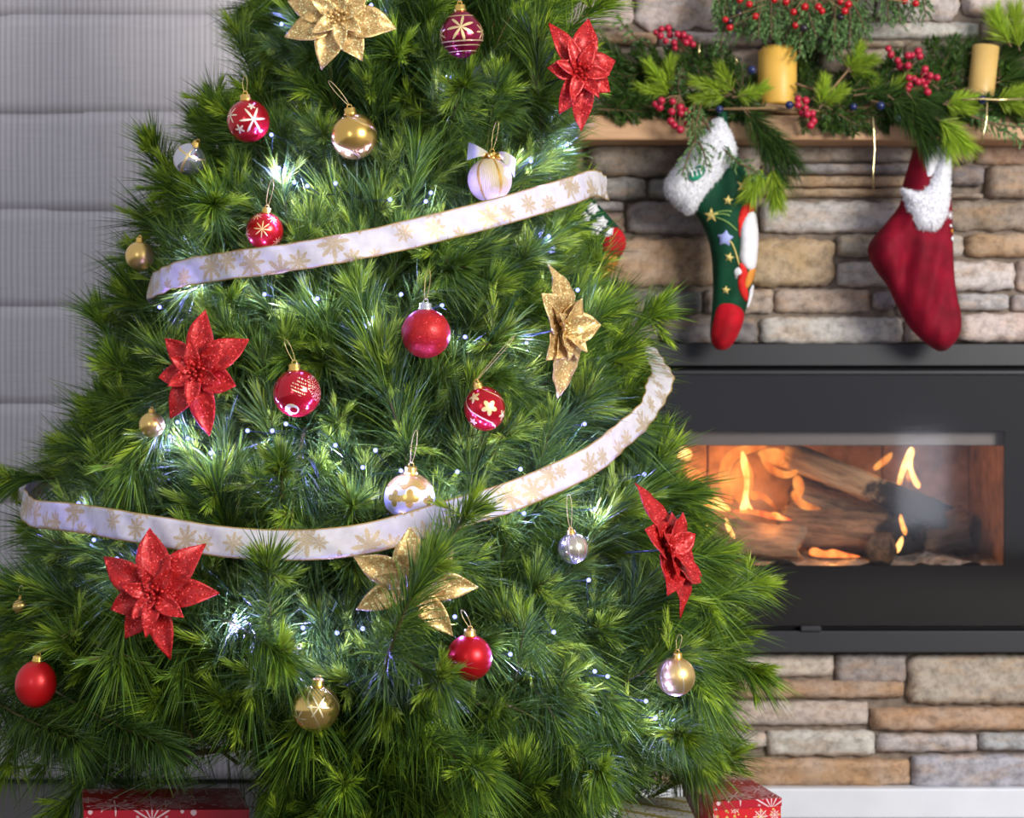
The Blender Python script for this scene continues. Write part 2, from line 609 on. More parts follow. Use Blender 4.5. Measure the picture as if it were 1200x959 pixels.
SCOL = {'W': (0.56, 0.51, 0.49), 'P': (0.58, 0.49, 0.45), 'T': (0.46, 0.30, 0.17), 'B': (0.30, 0.23, 0.18),
        'G': (0.33, 0.31, 0.31), 'D': (0.17, 0.165, 0.17), 'M': (0.40, 0.33, 0.27), 'O': (0.40, 0.255, 0.145),
        'K': (0.21, 0.165, 0.14), 'L': (0.42, 0.41, 0.44)}
ST = [
    # between mantel and fireplace
    (690, 167, 892, 206, 'K'), (680, 207, 757, 233, 'G'), (760, 208, 890, 232, 'G'), (690, 235, 731, 246, 'L'),
    (735, 235, 886, 273, 'G'), (690, 248, 732, 274, 'B'), (893, 235, 1060, 272, 'W'), (706, 278, 838, 335, 'T'),
    (842, 279, 979, 335, 'T'), (690, 341, 823, 367, 'D'), (827, 338, 907, 367, 'M'), (910, 338, 1022, 366, 'M'),
    (1025, 342, 1051, 362, 'G'), (690, 372, 772, 401, 'D'), (775, 371, 888, 402, 'D'), (893, 371, 1060, 403, 'W'),
    (1064, 374, 1122, 401, 'M'), (1125, 367, 1222, 401, 'P'), (896, 166, 1072, 189, 'B'), (896, 191, 1070, 203, 'G'),
    (896, 205, 1064, 218, 'O'), (896, 220, 1064, 230, 'O'), (1113, 193, 1155, 217, 'D'), (1145, 166, 1222, 191, 'O'),
    (1075, 166, 1143, 190, 'K'), (1073, 193, 1110, 230, 'B'), (1158, 193, 1222, 231, 'B'), (1064, 234, 1109, 268, 'B'),
    (1113, 226, 1154, 232, 'B'), (1112, 235, 1222, 269, 'B'), (983, 274, 1080, 300, 'M'), (1084, 274, 1131, 301, 'W'),
    (1135, 273, 1222, 300, 'O'), (983, 306, 1085, 335, 'W'), (1089, 306, 1191, 340, 'W'), (1194, 304, 1222, 341, 'M'),
    (1054, 339, 1116, 370, 'M'), (1119, 344, 1184, 363, 'L'), (1189, 345, 1222, 364, 'G'),
    # above the mantel
    (560, -40, 742, 32, 'P'), (745, -40, 880, 31, 'P'), (884, -40, 1026, 20, 'W'), (1030, -40, 1126, 22, 'W'),
    (1131, -40, 1222, 16, 'P'), (640, 36, 770, 50, 'O'), (774, 36, 906, 52, 'W'), (910, 25, 1002, 43, 'W'),
    (1006, 24, 1150, 43, 'W'), (1154, 20, 1222, 44, 'M'), (600, 54, 720, 92, 'M'), (724, 54, 850, 92, 'B'),
    (854, 56, 960, 92, 'M'), (910, 46, 1008, 53, 'G'), (964, 56, 1060, 84, 'M'), (1011, 46, 1061, 53, 'M'), (1064, 47, 1140, 82, 'M'),
    (1143, 48, 1222, 84, 'B'), (600, 96, 760, 132, 'B'), (764, 96, 950, 132, 'M'), (954, 96, 1110, 132, 'B'), (1114, 88, 1222, 132, 'M'),
    # below the fireplace
    (862, 768, 979, 795, 'P'), (981, 767, 1064, 803, 'G'), (1066, 768, 1226, 827, 'M'), (840, 799, 1061, 820, 'O'),
    (840, 824, 1019, 852, 'P'), (1022, 831, 1226, 858, 'O'), (800, 860, 899, 878, 'W'), (900, 858, 1027, 888, 'W'),
    (1029, 862, 1147, 883, 'W'), (1150, 861, 1226, 881, 'L'), (760, 891, 1068, 923, 'T'), (1070, 886, 1226, 925, 'L'),
]
rr = random.Random(3)


def fill_course(xa, xb, ya, yb):
    """plain courses of stone where the photograph shows nothing"""
    y = ya
    while y < yb - 12:
        h = min(rr.uniform(24, 44), yb - y)
        x = xa
        while x < xb - 20:
            w = min(rr.uniform(80, 170), xb - x)
            ST.append((x, y, x + w - 4, y + h - 4, rr.choice('WPTBGMLO')))
            x += w
        y += h


fill_course(528, 686, 134, 768)
fill_course(528, 836, 770, 922)
fill_course(1226, 1535, -40, 132)
fill_course(1240, 1535, 136, 925)
fill_course(528, 1535, -330, -44)
SDEPTH = 3.772
stone_rng = np.random.default_rng(4)


def vnoise(x, y, seed):
    s = seed * 1.7
    return (math.sin(x * 2.1 + s) * math.cos(y * 2.9 - s * 1.3) + 0.5 * math.sin(x * 5.3 - s * 2.1 + y * 3.1) +
            0.35 * math.sin(y * 9.1 + s * 3.3 + x * 2.3) + 0.22 * math.sin(x * 13.0 + y * 7.0 + s))


def make_stone(x0, y0, x1, y1, c, k):
    a, b_ = P(x0, y1, SDEPTH), P(x1, y0, SDEPTH)
    w, h = b_.x - a.x, b_.z - a.z
    if a.x < CX0 or b_.x > CX1:
        return
    cx, cz = (a.x + b_.x) / 2, (a.z + b_.z) / 2
    nx = max(9, min(26, int(w / 0.009)))
    ny = max(7, min(12, int(h / 0.006)))
    proud = stone_rng.uniform(0.020, 0.038)
    seed = k * 0.77 + 1.3
    V, Fa = [], []
    tilt = stone_rng.uniform(-0.006, 0.006)
    for j in range(ny + 1):
        for i in range(nx + 1):
            u = min(1, max(-1, (i - 1) / (nx - 2) * 2 - 1))
            t = min(1, max(-1, (j - 1) / (ny - 2) * 2 - 1))
            # pull corners in so the outline is rounded and uneven
            cor = (abs(u) ** 6) * (abs(t) ** 6)
            wx = 1 - 0.04 * cor * 3 * min(1, h / w) + 0.055 * min(1, h / w) * vnoise(u, t * 2, seed) * abs(u) ** 3
            wz = 1 - 0.12 * cor + 0.07 * vnoise(u * w * 22, t, seed + 5) * abs(t) ** 3
            x, z = cx + u * w / 2 * wx, cz + t * h / 2 * wz
            ex = min(1, (1 - abs(u)) * w / 2 / 0.006)
            ez = min(1, (1 - abs(t)) * h / 2 / 0.005)
            e = math.sqrt(max(0, 1 - (1 - ex) ** 2)) * math.sqrt(max(0, 1 - (1 - ez) ** 2))
            fc_ = max(vnoise(u * w * 9, t * h * 22, seed + 2), 0.75 * u * math.sin(seed) + 0.4 * t * math.cos(seed * 3), -0.4)
            d = (0.55 + 0.45 * e) * proud + e * (0.0030 * vnoise(u * w * 34, t * h * 50, seed) - 0.0055 * fc_ + tilt * t)
            if i in (0, nx) or j in (0, ny):
                d = 0.0
            V.append((x, WY + 0.004 - d, z))
    for j in range(ny):
        for i in range(nx):
            q = j * (nx + 1) + i
            Fa.append((q, q + 1, q + nx + 2, q + nx + 1))
    loc = (cx, WY, cz)
    me = bpy.data.meshes.new('stone')
    me.from_pydata([(p[0] - loc[0], p[1] - loc[1], p[2] - loc[2]) for p in V], [], Fa)
    me.polygons.foreach_set('use_smooth', [True] * len(me.polygons))
    o = link_mesh('stone', me, M['stone'], chimney)
    o.location = loc
    base = SCOL[c]
    j_ = stone_rng.uniform(0.88, 1.12)
    o.color = tuple(min(1, x * j_ * stone_rng.uniform(0.95, 1.05)) for x in base) + (1,)


for k, s in enumerate(ST):
    make_stone(*s, k)

# mantel shelf
MZ0, MZ1 = P(0, 164, 3.69).z, P(0, 135, 3.69).z
v, f = box_geo(0.02, 1.56, 3.69, WY + 0.01, MZ0, MZ1)
mant = mk('mantel_shelf', v, f, M['mantel_wood'], smooth=False)
bevel(mant, 0.004)
tag(mant, 'pale varnished timber mantel shelf running along the stone wall', 'mantel')

# roman blind
BY = 4.10
blind = empty('roman_blind', (-1.1, BY, 0.0), 'pale lilac grey ribbed fabric roman blind hanging to the floor', 'blind')
seams = [z for z in np.arange(0.02, 2.45, 0.2125)]
zs_photo = P(0, 133, BY).z
shift = (zs_photo - 0.02) % 0.2125
edges = [0.012] + [0.02 + shift + i * 0.2125 for i in range(-1, 11) if 0.05 < 0.02 + shift + i * 0.2125 < 2.4] + [2.45]
for za, zb in zip(edges[:-1], edges[1:]):
    V, Fa = [], []
    n = 8
    for j in range(n + 1):
        t = j / n
        z = za + (zb - za) * t + (0.003 if j == n else 0)
        bow = 0.0035 * math.sin(PI * t) + (0.0012 if j == n else 0.0)
        for i in range(25):
            x = -2.3 + i / 24 * 2.15
            V.append((x, BY - bow - 0.002 * math.sin(x * 9 + za * 7), z))
    for j in range(n):
        for i in range(24):
            q = j * 25 + i
            Fa.append((q, q + 1, q + 26, q + 25))
    p = mk('fabric_panel', V, Fa, M['blind'], blind)
    sm = p.modifiers.new('thickness', 'SOLIDIFY')
    sm.thickness = 0.002
v, f = box_geo(-2.3, -0.15, BY - 0.03, BY + 0.05, 2.45, 2.52)
mk('head_rail', v, f, M['white_paint'], blind, smooth=False)

# ------------------------------------------------------------------ fireplace insert
fp = empty('fireplace_insert', ((FX0 + FX1) / 2, WY, FZ0), 'wide black glass fronted wood heater set into the stone wall', 'fireplace')
FY = 3.745


def fz(py, Y=FY):
    return P(0, py, Y).z


def fx(px, Y=FY):
    return P(px, 0, Y).x


def fbox(name, px0, px1, py0, py1, y0, y1, mat, par=None, bev=0.002, Y=FY):
    v, f = box_geo(fx(px0, Y), fx(px1, Y), y0, y1, fz(py1, Y), fz(py0, Y))
    o = mk(name, v, f, mat, par or fp, smooth=False)
    if bev:
        bevel(o, bev)
    return o


fbox('top_frame', 690, 1236, 403, 429, FY, WY + 0.1, M['black_metal'])
fbox('air_slot', 690, 1236, 429, 434, FY + 0.022, WY + 0.1, M['black_enamel'])
fbox('glass_retainer', 690, 1236, 434, 439, FY + 0.004, WY, M['black_metal'])
fbox('bottom_frame', 690, 1236, 740, 765, FY, WY + 0.1, M['black_metal'])
fbox('air_slot', 690, 1236, 734, 740, FY + 0.02, WY + 0.1, M['black_enamel'])
fbox('side_frame', 690, 705, 439, 734, FY, WY + 0.1, M['black_metal'])
fbox('side_frame', 1222, 1236, 439, 734, FY, WY + 0.1, M['black_metal'])
lt = fbox('door_latch', 938, 962, 734, 740, FY - 0.006, FY + 0.02, M['black_metal'])
# black screen print border around the viewing opening
DY = FY + 0.014
g = [box_geo(fx(705), fx(1222), DY, DY + 0.012, fz(505), fz(439)), box_geo(fx(705), fx(1222), DY, DY + 0.012, fz(734), fz(664)),
     box_geo(fx(705), fx(745), DY, DY + 0.012, fz(664), fz(505)), box_geo(fx(1180), fx(1222), DY, DY + 0.012, fz(664), fz(505))]
v, f = join_geo(*g)
mk('door_border', v, f, M['black_enamel'], fp, smooth=False)
fbox('glass_pane', 705, 1222, 439, 734, FY + 0.006, FY + 0.010, M['glass'], bev=0)
# firebox
BX0, BX1, BB = fx(738), fx(1186), 4.12
fbox('baffle_plate', 740, 1185, 500, 523, DY + 0.03, DY + 0.04, M['baffle'])
v, f = box_geo(BX0, BX1, DY + 0.012, BB, fz(500) - 0.01, fz(500) + 0.01)
mk('firebox_roof', v, f, M['black_enamel'], fp, smooth=False)
FLZ = fz(672)
v, f = box_geo(BX0, BX1, DY + 0.012, BB, FLZ - 0.02, FLZ)
mk('firebox_floor', v, f, M['fire_brick'], fp, smooth=False)
for xa, xb in ((BX0 - 0.02, BX0), (BX1, BX1 + 0.02)):
    v, f = box_geo(xa, xb, DY + 0.012, BB, FLZ - 0.02, fz(500) + 0.01)
    mk('firebox_side', v, f, M['fire_brick'], fp, smooth=False)
nb = 4
for i in range(nb):
    xa = BX0 + (BX1 - BX0) * i / nb + 0.0015
    xb = BX0 + (BX1 - BX0) * (i + 1) / nb - 0.0015
    v, f = box_geo(xa, xb, BB - 0.03, BB, FLZ, fz(500))
    bevel(mk('fire_brick', v, f, M['fire_brick'], fp, smooth=False), 0.003)
# ash bed
V, Fa = [], []
for j in range(15):
    for i in range(61):
        x = BX0 + (BX1 - BX0) * i / 60
        y = DY + 0.014 + (BB - 0.05 - DY) * j / 14
        z = FLZ + 0.008 + 0.010 * abs(vnoise(x * 9, y * 15, 2.2)) + 0.003 * vnoise(x * 31, y * 43, 4)
        V.append((x, y, max(z, FLZ + 0.002)))
for j in range(14):
    for i in range(60):
        q = j * 61 + i
        Fa.append((q, q + 1, q + 62, q + 61))
tag(mk('ash_bed', V, Fa, M['ash'], fp), kind='stuff')


def log_mat(name, pale, dark, char):
    m, nt, out = new_mat(name)
    b = NB(nt)
    co = b.obj()
    st = b.noise(b.vmath('MULTIPLY', co, (3, 26, 26)), 3.0, 5, 0.65)
    n1 = b.noise(co, 9, 4, 0.6)
    c = b.ramp(st, [(0.3, dark), (0.62, pale)])
    sep = b.n('ShaderNodeSeparateXYZ')
    b.lk(co, sep.inputs[0])
    k = b.step(b.math('ADD', n1, b.math('MULTIPLY', sep.outputs[0], 3.2)), char, 0.07)
    c = b.mix(k, c, (0.012, 0.010, 0.010))
    b.bsdf(out, c, 0.85, 0, 0.2, st, 0.7, 0.006)
    return m


M['log_split'] = log_mat('split_log', (0.52, 0.36, 0.22), (0.20, 0.12, 0.07), 0.62)
M['log_brown'] = log_mat('brown_log', (0.30, 0.19, 0.12), (0.035, 0.022, 0.015), 0.78)
M['log_pale'] = log_mat('pale_log', (0.42, 0.27, 0.17), (0.14, 0.08, 0.05), 1.2)
M['log_char'] = log_mat('charred_log', (0.16, 0.09, 0.05), (0.03, 0.02, 0.014), 0.5)


def make_log(p0, p1, ra, rb, sides, mat, seed, label, roll=0.0):
    """split log along p0-p1 (world), local x along its length"""
    p0, p1 = Vector(p0), Vector(p1)
    L = (p1 - p0).length
    n = 26
    V, Fa = [], []
    K = 24
    for i in range(n + 1):
        t = i / n
        for k in range(K):
            a = 2 * PI * k / K + roll
            # polygonal split section with rounded corners
            sec = math.cos(PI / sides) / math.cos(((a - roll) % (2 * PI / sides)) - PI / sides)
            sec = 0.75 * sec + 0.25
            r = sec * (1 + 0.07 * vnoise(t * 5 * L / 0.2, a * 1.5, seed) + 0.03 * math.sin(a * 9 + seed + t * 5))
            if i in (0, n):
                r *= 0.95
            V.append(((t - 0.5) * L + 0.01 * math.sin(a * 3 + seed) * (1 if i in (0, n) else 0), math.cos(a) * ra * r, math.sin(a) * rb * r))
    for i in range(n):
        for k in range(K):
            k2 = (k + 1) % K
            Fa.append((i * K + k, i * K + k2, (i + 1) * K + k2, (i + 1) * K + k))
    Fa.append(tuple(range(K))[::-1])
    Fa.append(tuple(n * K + k for k in range(K)))
    me = bpy.data.meshes.new('firewood_log')
    me.from_pydata(V, [], Fa)
    me.polygons.foreach_set('use_smooth', [True] * len(me.polygons))
    o = link_mesh('firewood_log', me, mat)
    o.location = (p0 + p1) / 2
    o.rotation_euler = (p1 - p0).to_track_quat('X', 'Z').to_euler()
    tag(o, label, 'log', 'logs in the fireplace')
    return o


make_log(P(800, 627, 3.86), P(938, 638, 3.84), 0.04, 0.045, 4, M['log_pale'], 1.0, 'pale split log lying low at the tree side of the fire, glowing on top', 0.5)
make_log(P(915, 617, 3.98), P(1064, 629, 3.94), 0.04, 0.046, 5, M['log_brown'], 2.3, 'brown layered log lying level across the middle of the fire', 0.2)
make_log(P(922, 533, 3.985), P(1108, 607, 3.935), 0.032, 0.036, 4, M['log_split'], 3.1, 'long split log leaning diagonally on top of the fire, charred at one end', 0.75)
make_log(P(930, 577, 4.025), P(1075, 614, 4.015), 0.035, 0.045, 5, M['log_brown'], 4.7, 'dark brown log half hidden behind the diagonal log')
make_log(P(1031, 645, 3.80), P(1036, 641, 3.895), 0.032, 0.036, 6, M['log_char'], 5.9, 'short charred log end pointing out under the level log')
make_log(P(1084, 628, 4.03), P(1134, 617, 4.02), 0.046, 0.048, 7, M['log_brown'], 6.4, 'thick dull brown log added for a dim reflection at the far side away from the tree')  # log shape added where only a dim reflection shows


# ------------------------------------------------------------------ padded shapes cut from an outline (flames, stockings, patches)
def resample(poly, step):
    out = []
    n = len(poly)
    for i in range(n):
        a, b_ = np.array(poly[i], float), np.array(poly[(i + 1) % n], float)
        k = max(1, int(np.hypot(*(b_ - a)) / step))
        for j in range(k):
            out.append(a + (b_ - a) * j / k)
    return np.array(out)


def smooth_poly(poly, it=2):
    p = np.array(poly, float)
    for _ in range(it):
        q = np.roll(p, -1, 0)
        p = np.stack([0.75 * p + 0.25 * q, 0.25 * p + 0.75 * q], 1).reshape(-1, 2)
    return p


def inside(poly, pts):
    x, y = pts[:, 0], pts[:, 1]
    r = np.zeros(len(pts), bool)
    n = len(poly)
    for i in range(n):
        x0, y0 = poly[i]
        x1, y1 = poly[(i + 1) % n]
        c = ((y0 > y) != (y1 > y)) & (x < (x1 - x0) * (y - y0) / (y1 - y0 + 1e-12) + x0)
        r ^= c
    return r


def edge_dist(poly, pts):
    a = poly
    b_ = np.roll(poly, -1, 0)
    d = np.full(len(pts), 1e9)
    for i in range(len(a)):
        ab = b_[i] - a[i]
        L = max(1e-9, ab @ ab)
        t = np.clip(((pts - a[i]) @ ab) / L, 0, 1)
        d = np.minimum(d, np.hypot(*(pts - (a[i] + t[:, None] * ab)).T))
    return d


def puff(name, poly, Y, th, mat, parent, rim=14.0, step=5.0, smooth=2, on=None, lift=0.0, disp=None, back=0.6, ang=0.0):
    """padded solid: outline in photo pixels at depth Y, th half thickness; on = depth function of the carrier"""
    poly = smooth_poly(poly, smooth) if smooth else np.array(poly, float)
    B = resample(poly, step)
    x0, y0 = B.min(0)
    x1, y1 = B.max(0)
    gx, gy = np.meshgrid(np.arange(x0 + step / 2, x1, step), np.arange(y0 + step / 2, y1, step))
    G = np.stack([gx.ravel(), gy.ravel()], 1)
    if len(G):
        G = G[inside(B, G)]
    if len(G):
        G = G[edge_dist(B, G) > step * 0.45]
    A = np.concatenate([B, G]) if len(G) else B
    nbd = len(B)
    res = delaunay_2d_cdt([Vector((float(p[0]), float(p[1]))) for p in A], [], [list(range(nbd))], 1, 1e-4)
    pts = np.array([(p.x, p.y) for p in res[0]])
    tris = [list(t) for t in res[2]]

    def hfun(p):
        p = np.atleast_2d(np.array(p, float))
        d = edge_dist(B, p)
        d[~inside(B, p)] = 0
        q = np.clip(d / rim, 0, 1)
        h = th * np.sqrt(np.clip(1 - (1 - q) ** 2, 0, 1))
        if disp is not None:
            h = h + disp(p) * q
        if on is not None:
            h = h + on(p)
        return h + lift
    h = hfun(pts)
    bd = edge_dist(B, pts) < 0.01
    n = len(pts)
    V = []
    base = on(pts) + lift if on is not None else np.zeros(n)
    wx = (pts[:, 0] - 600) / F * Y
    wz = CZ + (479.5 - pts[:, 1]) / F * Y
    for i in range(n):
        V.append((wx[i], Y - h[i], wz[i]))
    bi = {}
    for i in range(n):
        if bd[i] and on is None:
            bi[i] = i
        else:
            bi[i] = len(V)
            if on is None:
                V.append((wx[i], Y + (h[i]) * back, wz[i]))
            else:
                V.append((wx[i], Y - base[i] + 0.0012, wz[i]))
    Fa = []
    for t in tris:
        a, b_, c = t
        # front faces -y
        ux, uz = wx[b_] - wx[a], wz[b_] - wz[a]
        vx, vz = wx[c] - wx[a], wz[c] - wz[a]
        if ux * vz - uz * vx < 0:
            a, b_, c = a, c, b_
        Fa.append((a, b_, c))
        Fa.append((bi[a], bi[c], bi[b_]))
    if on is not None:   # close the rim
        from collections import Counter
        cnt = Counter()
        for q in Fa[0::2]:
            for e in ((q[0], q[1]), (q[1], q[2]), (q[2], q[0])):
                cnt[tuple(sorted(e))] += 1
        for e, c in cnt.items():
            if c == 1:
                Fa.append((e[0], e[1], bi[e[1]], bi[e[0]]))
    o = mk(name, V, Fa, mat, parent)
    o_h = hfun
    return o, o_h


def rot_poly(poly, cx, cy, ang):
    c, s = math.cos(ang), math.sin(ang)
    return [(cx + (x - cx) * c - (y - cy) * s, cy + (x - cx) * s + (y - cy) * c) for x, y in poly]


def star_poly(cx, cy, r, n=5, inner=0.45, rot=0.2):
    return [(cx + (r if i % 2 == 0 else r * inner) * math.sin(rot + PI * i / n), cy - (r if i % 2 == 0 else r * inner) * math.cos(rot + PI * i / n)) for i in range(2 * n)]


# ------------------------------------------------------------------ fire
def flame_mat(name, c_lo, c_hi, strength, alpha):
    m, nt, out = new_mat(name)
    b = NB(nt)
    co = b.obj()
    n1 = b.noise(b.vmath('MULTIPLY', co, (1, 1, 0.6)), 38, 3)
    e = b.n('ShaderNodeEmission')
    b.lk(b.ramp(n1, [(0.35, c_lo), (0.65, c_hi)]), e.inputs[0])
    e.inputs[1].default_value = strength
    t = b.n('ShaderNodeBsdfTransparent')
    mx = b.n('ShaderNodeMixShader')
    b.lk(b.math('MULTIPLY', alpha, b.ramp(n1, [(0.28, (0.35, 0.35, 0.35)), (0.6, (1, 1, 1))])), mx.inputs[0])
    b.lk(t.outputs[0], mx.inputs[1])
    b.lk(e.outputs[0], mx.inputs[2])
    b.lk(mx.outputs[0], out.inputs[0])
    return m


M['flame_hot'] = flame_mat('flame_hot', (1.0, 0.30, 0.045), (1.0, 0.60, 0.20), 2.4, 0.85)
M['flame_soft'] = flame_mat('flame_soft', (0.95, 0.18, 0.02), (1.0, 0.42, 0.09), 1.25, 0.45)
M['ember'] = flame_mat('ember', (1.0, 0.08, 0.015), (1.0, 0.30, 0.07), 1.6, 0.85)
fire = empty('log_fire', P(930, 655, 3.9), 'orange flames licking up around the logs behind the glass', 'fire')
HOT = [
    ([(866, 599), (870, 585), (873, 565), (868, 545), (868, 527), (874, 532), (879, 552), (878, 572), (876, 586), (884, 600), (876, 594), (872, 603)], 3.93),
    ([(798, 563), (815, 574), (833, 577), (846, 586), (860, 600), (842, 599), (818, 590), (800, 580)], 3.84),
    ([(782, 522), (806, 524), (813, 533), (806, 541), (792, 537)], 3.84),
    ([(902, 601), (910, 600), (915, 604), (925, 611), (908, 609)], 3.84),
    ([(1050, 568), (1056, 545), (1066, 522), (1073, 527), (1068, 545), (1074, 560), (1080, 569), (1076, 574), (1069, 566), (1064, 546), (1059, 558), (1056, 570)], 3.93),
    ([(1056, 600), (1059, 612), (1064, 624), (1060, 629), (1056, 620), (1053, 608)], 3.86),
    ([(1044, 652), (1050, 638), (1058, 626), (1059, 636), (1054, 648)], 3.84),
    ([(850, 604), (858, 620), (863, 632), (857, 630), (849, 616)], 3.80),
    ([(827, 610), (833, 620), (832, 628), (827, 624)], 3.80),
]
SOFT = [
    ([(852, 592), (843, 572), (842, 548), (852, 530), (866, 522), (905, 522), (884, 530), (866, 535), (856, 548), (854, 570), (862, 588)], 3.95),
    ([(853, 560), (866, 538), (878, 540), (884, 560), (880, 588), (866, 592), (858, 580)], 3.96),
    ([(888, 526), (898, 536), (908, 548), (922, 554), (936, 549), (933, 558), (920, 562), (903, 556), (893, 544)], 3.92),
    ([(925, 578), (933, 573), (940, 586), (954, 592), (966, 597), (946, 599), (934, 594)], 3.88),
    ([(880, 588), (878, 575), (895, 577), (908, 590), (912, 600), (902, 592), (892, 584)], 3.92),
    ([(798, 545), (814, 547), (826, 558), (830, 572), (818, 568), (804, 560)], 3.86),
    ([(1022, 547), (1034, 537), (1048, 527), (1044, 540), (1032, 549), (1024, 553)], 3.98),
    ([(930, 575), (928, 560), (938, 556), (944, 572), (938, 586)], 3.90),
    ([(884, 530), (905, 524), (925, 530), (930, 545), (916, 548), (900, 542)], 3.99),
    ([(1060, 560), (1064, 548), (1068, 560), (1066, 568)], 3.92),
]
for pl, Y in HOT:
    puff('flame', pl, Y, 0.007, M['flame_hot'], fire, rim=7, step=4, smooth=2)
for pl, Y in SOFT:
    puff('flame', pl, Y, 0.010, M['flame_soft'], fire, rim=9, step=4, smooth=2)
puff('ember', [(948, 644), (956, 641), (966, 647), (976, 643), (990, 648), (1014, 653), (990, 654), (948, 653)], 3.86, 0.004, M['ember'], fire, rim=7, step=5)
puff('ember', [(858, 598), (880, 597), (900, 600), (925, 607), (930, 611), (905, 609), (880, 602), (862, 601)], 3.835, 0.003, M['ember'], fire, rim=6, step=5)
for (px, py, Y, e) in ((862, 555, 3.97, 1.0), (905, 612, 3.80, 0.10), (1062, 555, 3.93, 0.30), (975, 646, 3.83, 0.12), (815, 560, 3.87, 0.35)):
    l = bpy.data.lights.new('fire_glow', 'POINT')
    l.energy = e
    l.color = (1.0, 0.42, 0.12)
    l.shadow_soft_size = 0.02
    o = bpy.data.objects.new('fire_glow', l)
    COL.objects.link(o)
    o.parent = fire
    o.location = P(px, py, Y) - fire.location


# ------------------------------------------------------------------ stockings
def velvet(name, c, fuzz=0.6):
    m, nt, out = new_mat(name)
    b = NB(nt)
    co = b.obj()
    n1 = b.noise(co, 22, 4)
    cc = b.ramp(n1, [(0.3, tuple(x * 0.6 for x in c)), (0.72, tuple(min(1, x * 1.3) for x in c))])
    b.bsdf(out, cc, 0.75, 0, 0.2, b.noise(co, 500, 2), 0.2, 0.001, Sheen_Weight=fuzz, Sheen_Roughness=0.35, Sheen_Tint=tuple(min(1, x * 2 + 0.1) for x in c) + (1,))
    return m


M['green_velvet'] = velvet('green_velvet', (0.004, 0.055, 0.024), 0.22)
M['red_velvet'] = velvet('red_velvet', (0.20, 0.0015, 0.014), 0.06)
M['toe_red'] = velvet('toe_red', (0.50, 0.006, 0.016), 0.15)
M['orange_felt'] = velvet('orange_felt', (0.70, 0.27, 0.05), 0.2)
M['red_felt'] = velvet('red_felt', (0.70, 0.025, 0.02), 0.2)
M['fur'] = simple('white_fur', (0.90, 0.90, 0.94), 0.95, 0, 0.1, nscale=70, namt=0.06, bscale=260, bstr=0.8, bdist=0.004, Sheen_Weight=0.4)
M['white_felt'] = simple('white_felt', (0.78, 0.77, 0.80), 0.9, 0, 0.1, nscale=80, namt=0.06, bscale=300, bstr=0.4, bdist=0.002)
M['blue_felt'] = simple('blue_felt', (0.36, 0.42, 0.78), 0.8, nscale=80, namt=0.15)
M['thread_gold'] = simple('gold_thread', (0.66, 0.52, 0.16), 0.55, 0.2, nscale=200, namt=0.25)
M['thread_green'] = simple('green_thread', (0.25, 0.42, 0.10), 0.6, 0.1)
M['badge_green'] = simple('badge_green', (0.02, 0.30, 0.17), 0.35)
M['badge_white'] = simple('badge_white', (0.85, 0.85, 0.85), 0.5)


def fuzz_on(o, rng, n, ln, name='fur_fringe', flip=None):
    """short fur strands standing on a mesh part, joined as one part"""
    me = o.data
    tri = []
    co = np.zeros(len(me.vertices) * 3, dtype=np.float32)
    me.vertices.foreach_get('co', co)
    co = co.reshape(-1, 3)
    T = np.array([p.vertices[:3] for p in me.polygons])
    nn = np.cross(co[T[:, 1]] - co[T[:, 0]], co[T[:, 2]] - co[T[:, 0]])
    ar = np.linalg.norm(nn, axis=1) + 1e-12
    nn = nn / ar[:, None]
    pick = rng.choice(len(T), n, p=ar / ar.sum())
    r1, r2 = rng.random(n), rng.random(n)
    s = np.sqrt(r1)
    p = co[T[pick, 0]] * (1 - s)[:, None] + co[T[pick, 1]] * (s * (1 - r2))[:, None] + co[T[pick, 2]] * (s * r2)[:, None]
    d = nn[pick] + rng.normal(0, 0.55, (n, 3)) + np.array([0, 0, -0.35])
    d /= np.linalg.norm(d, axis=1)[:, None]
    w = np.cross(d, rng.normal(0, 1, (n, 3)))
    w /= np.linalg.norm(w, axis=1)[:, None] + 1e-9
    L = ln * rng.uniform(0.5, 1.2, n)
    V = np.stack([p - w * 0.0007, p + w * 0.0007, p + d * L[:, None]], 1).reshape(-1, 3)
    Tm = np.arange(n * 3).reshape(-1, 3)
    f_ = link_mesh(name, tri_mesh(name, V, Tm), M['fur'], o)
    tag(f_, kind='stuff')


SY = 3.665
frng = np.random.default_rng(8)
# green stocking
gs = empty('green_stocking', P(850, 135, SY), 'green velvet stocking with white fur cuff, stars and bright red toe', 'stocking')
leg = [(846, 150), (868, 186), (884, 226), (888, 262), (888, 300), (884, 330), (876, 356), (868, 386), (854, 410), (838, 411), (831, 396),
       (834, 366), (836, 330), (833, 290), (824, 264), (805, 236), (800, 214), (820, 176)]


def gfold(p):
    return 0.004 * np.sin((p[:, 0] + 0.25 * p[:, 1]) / 6.0)


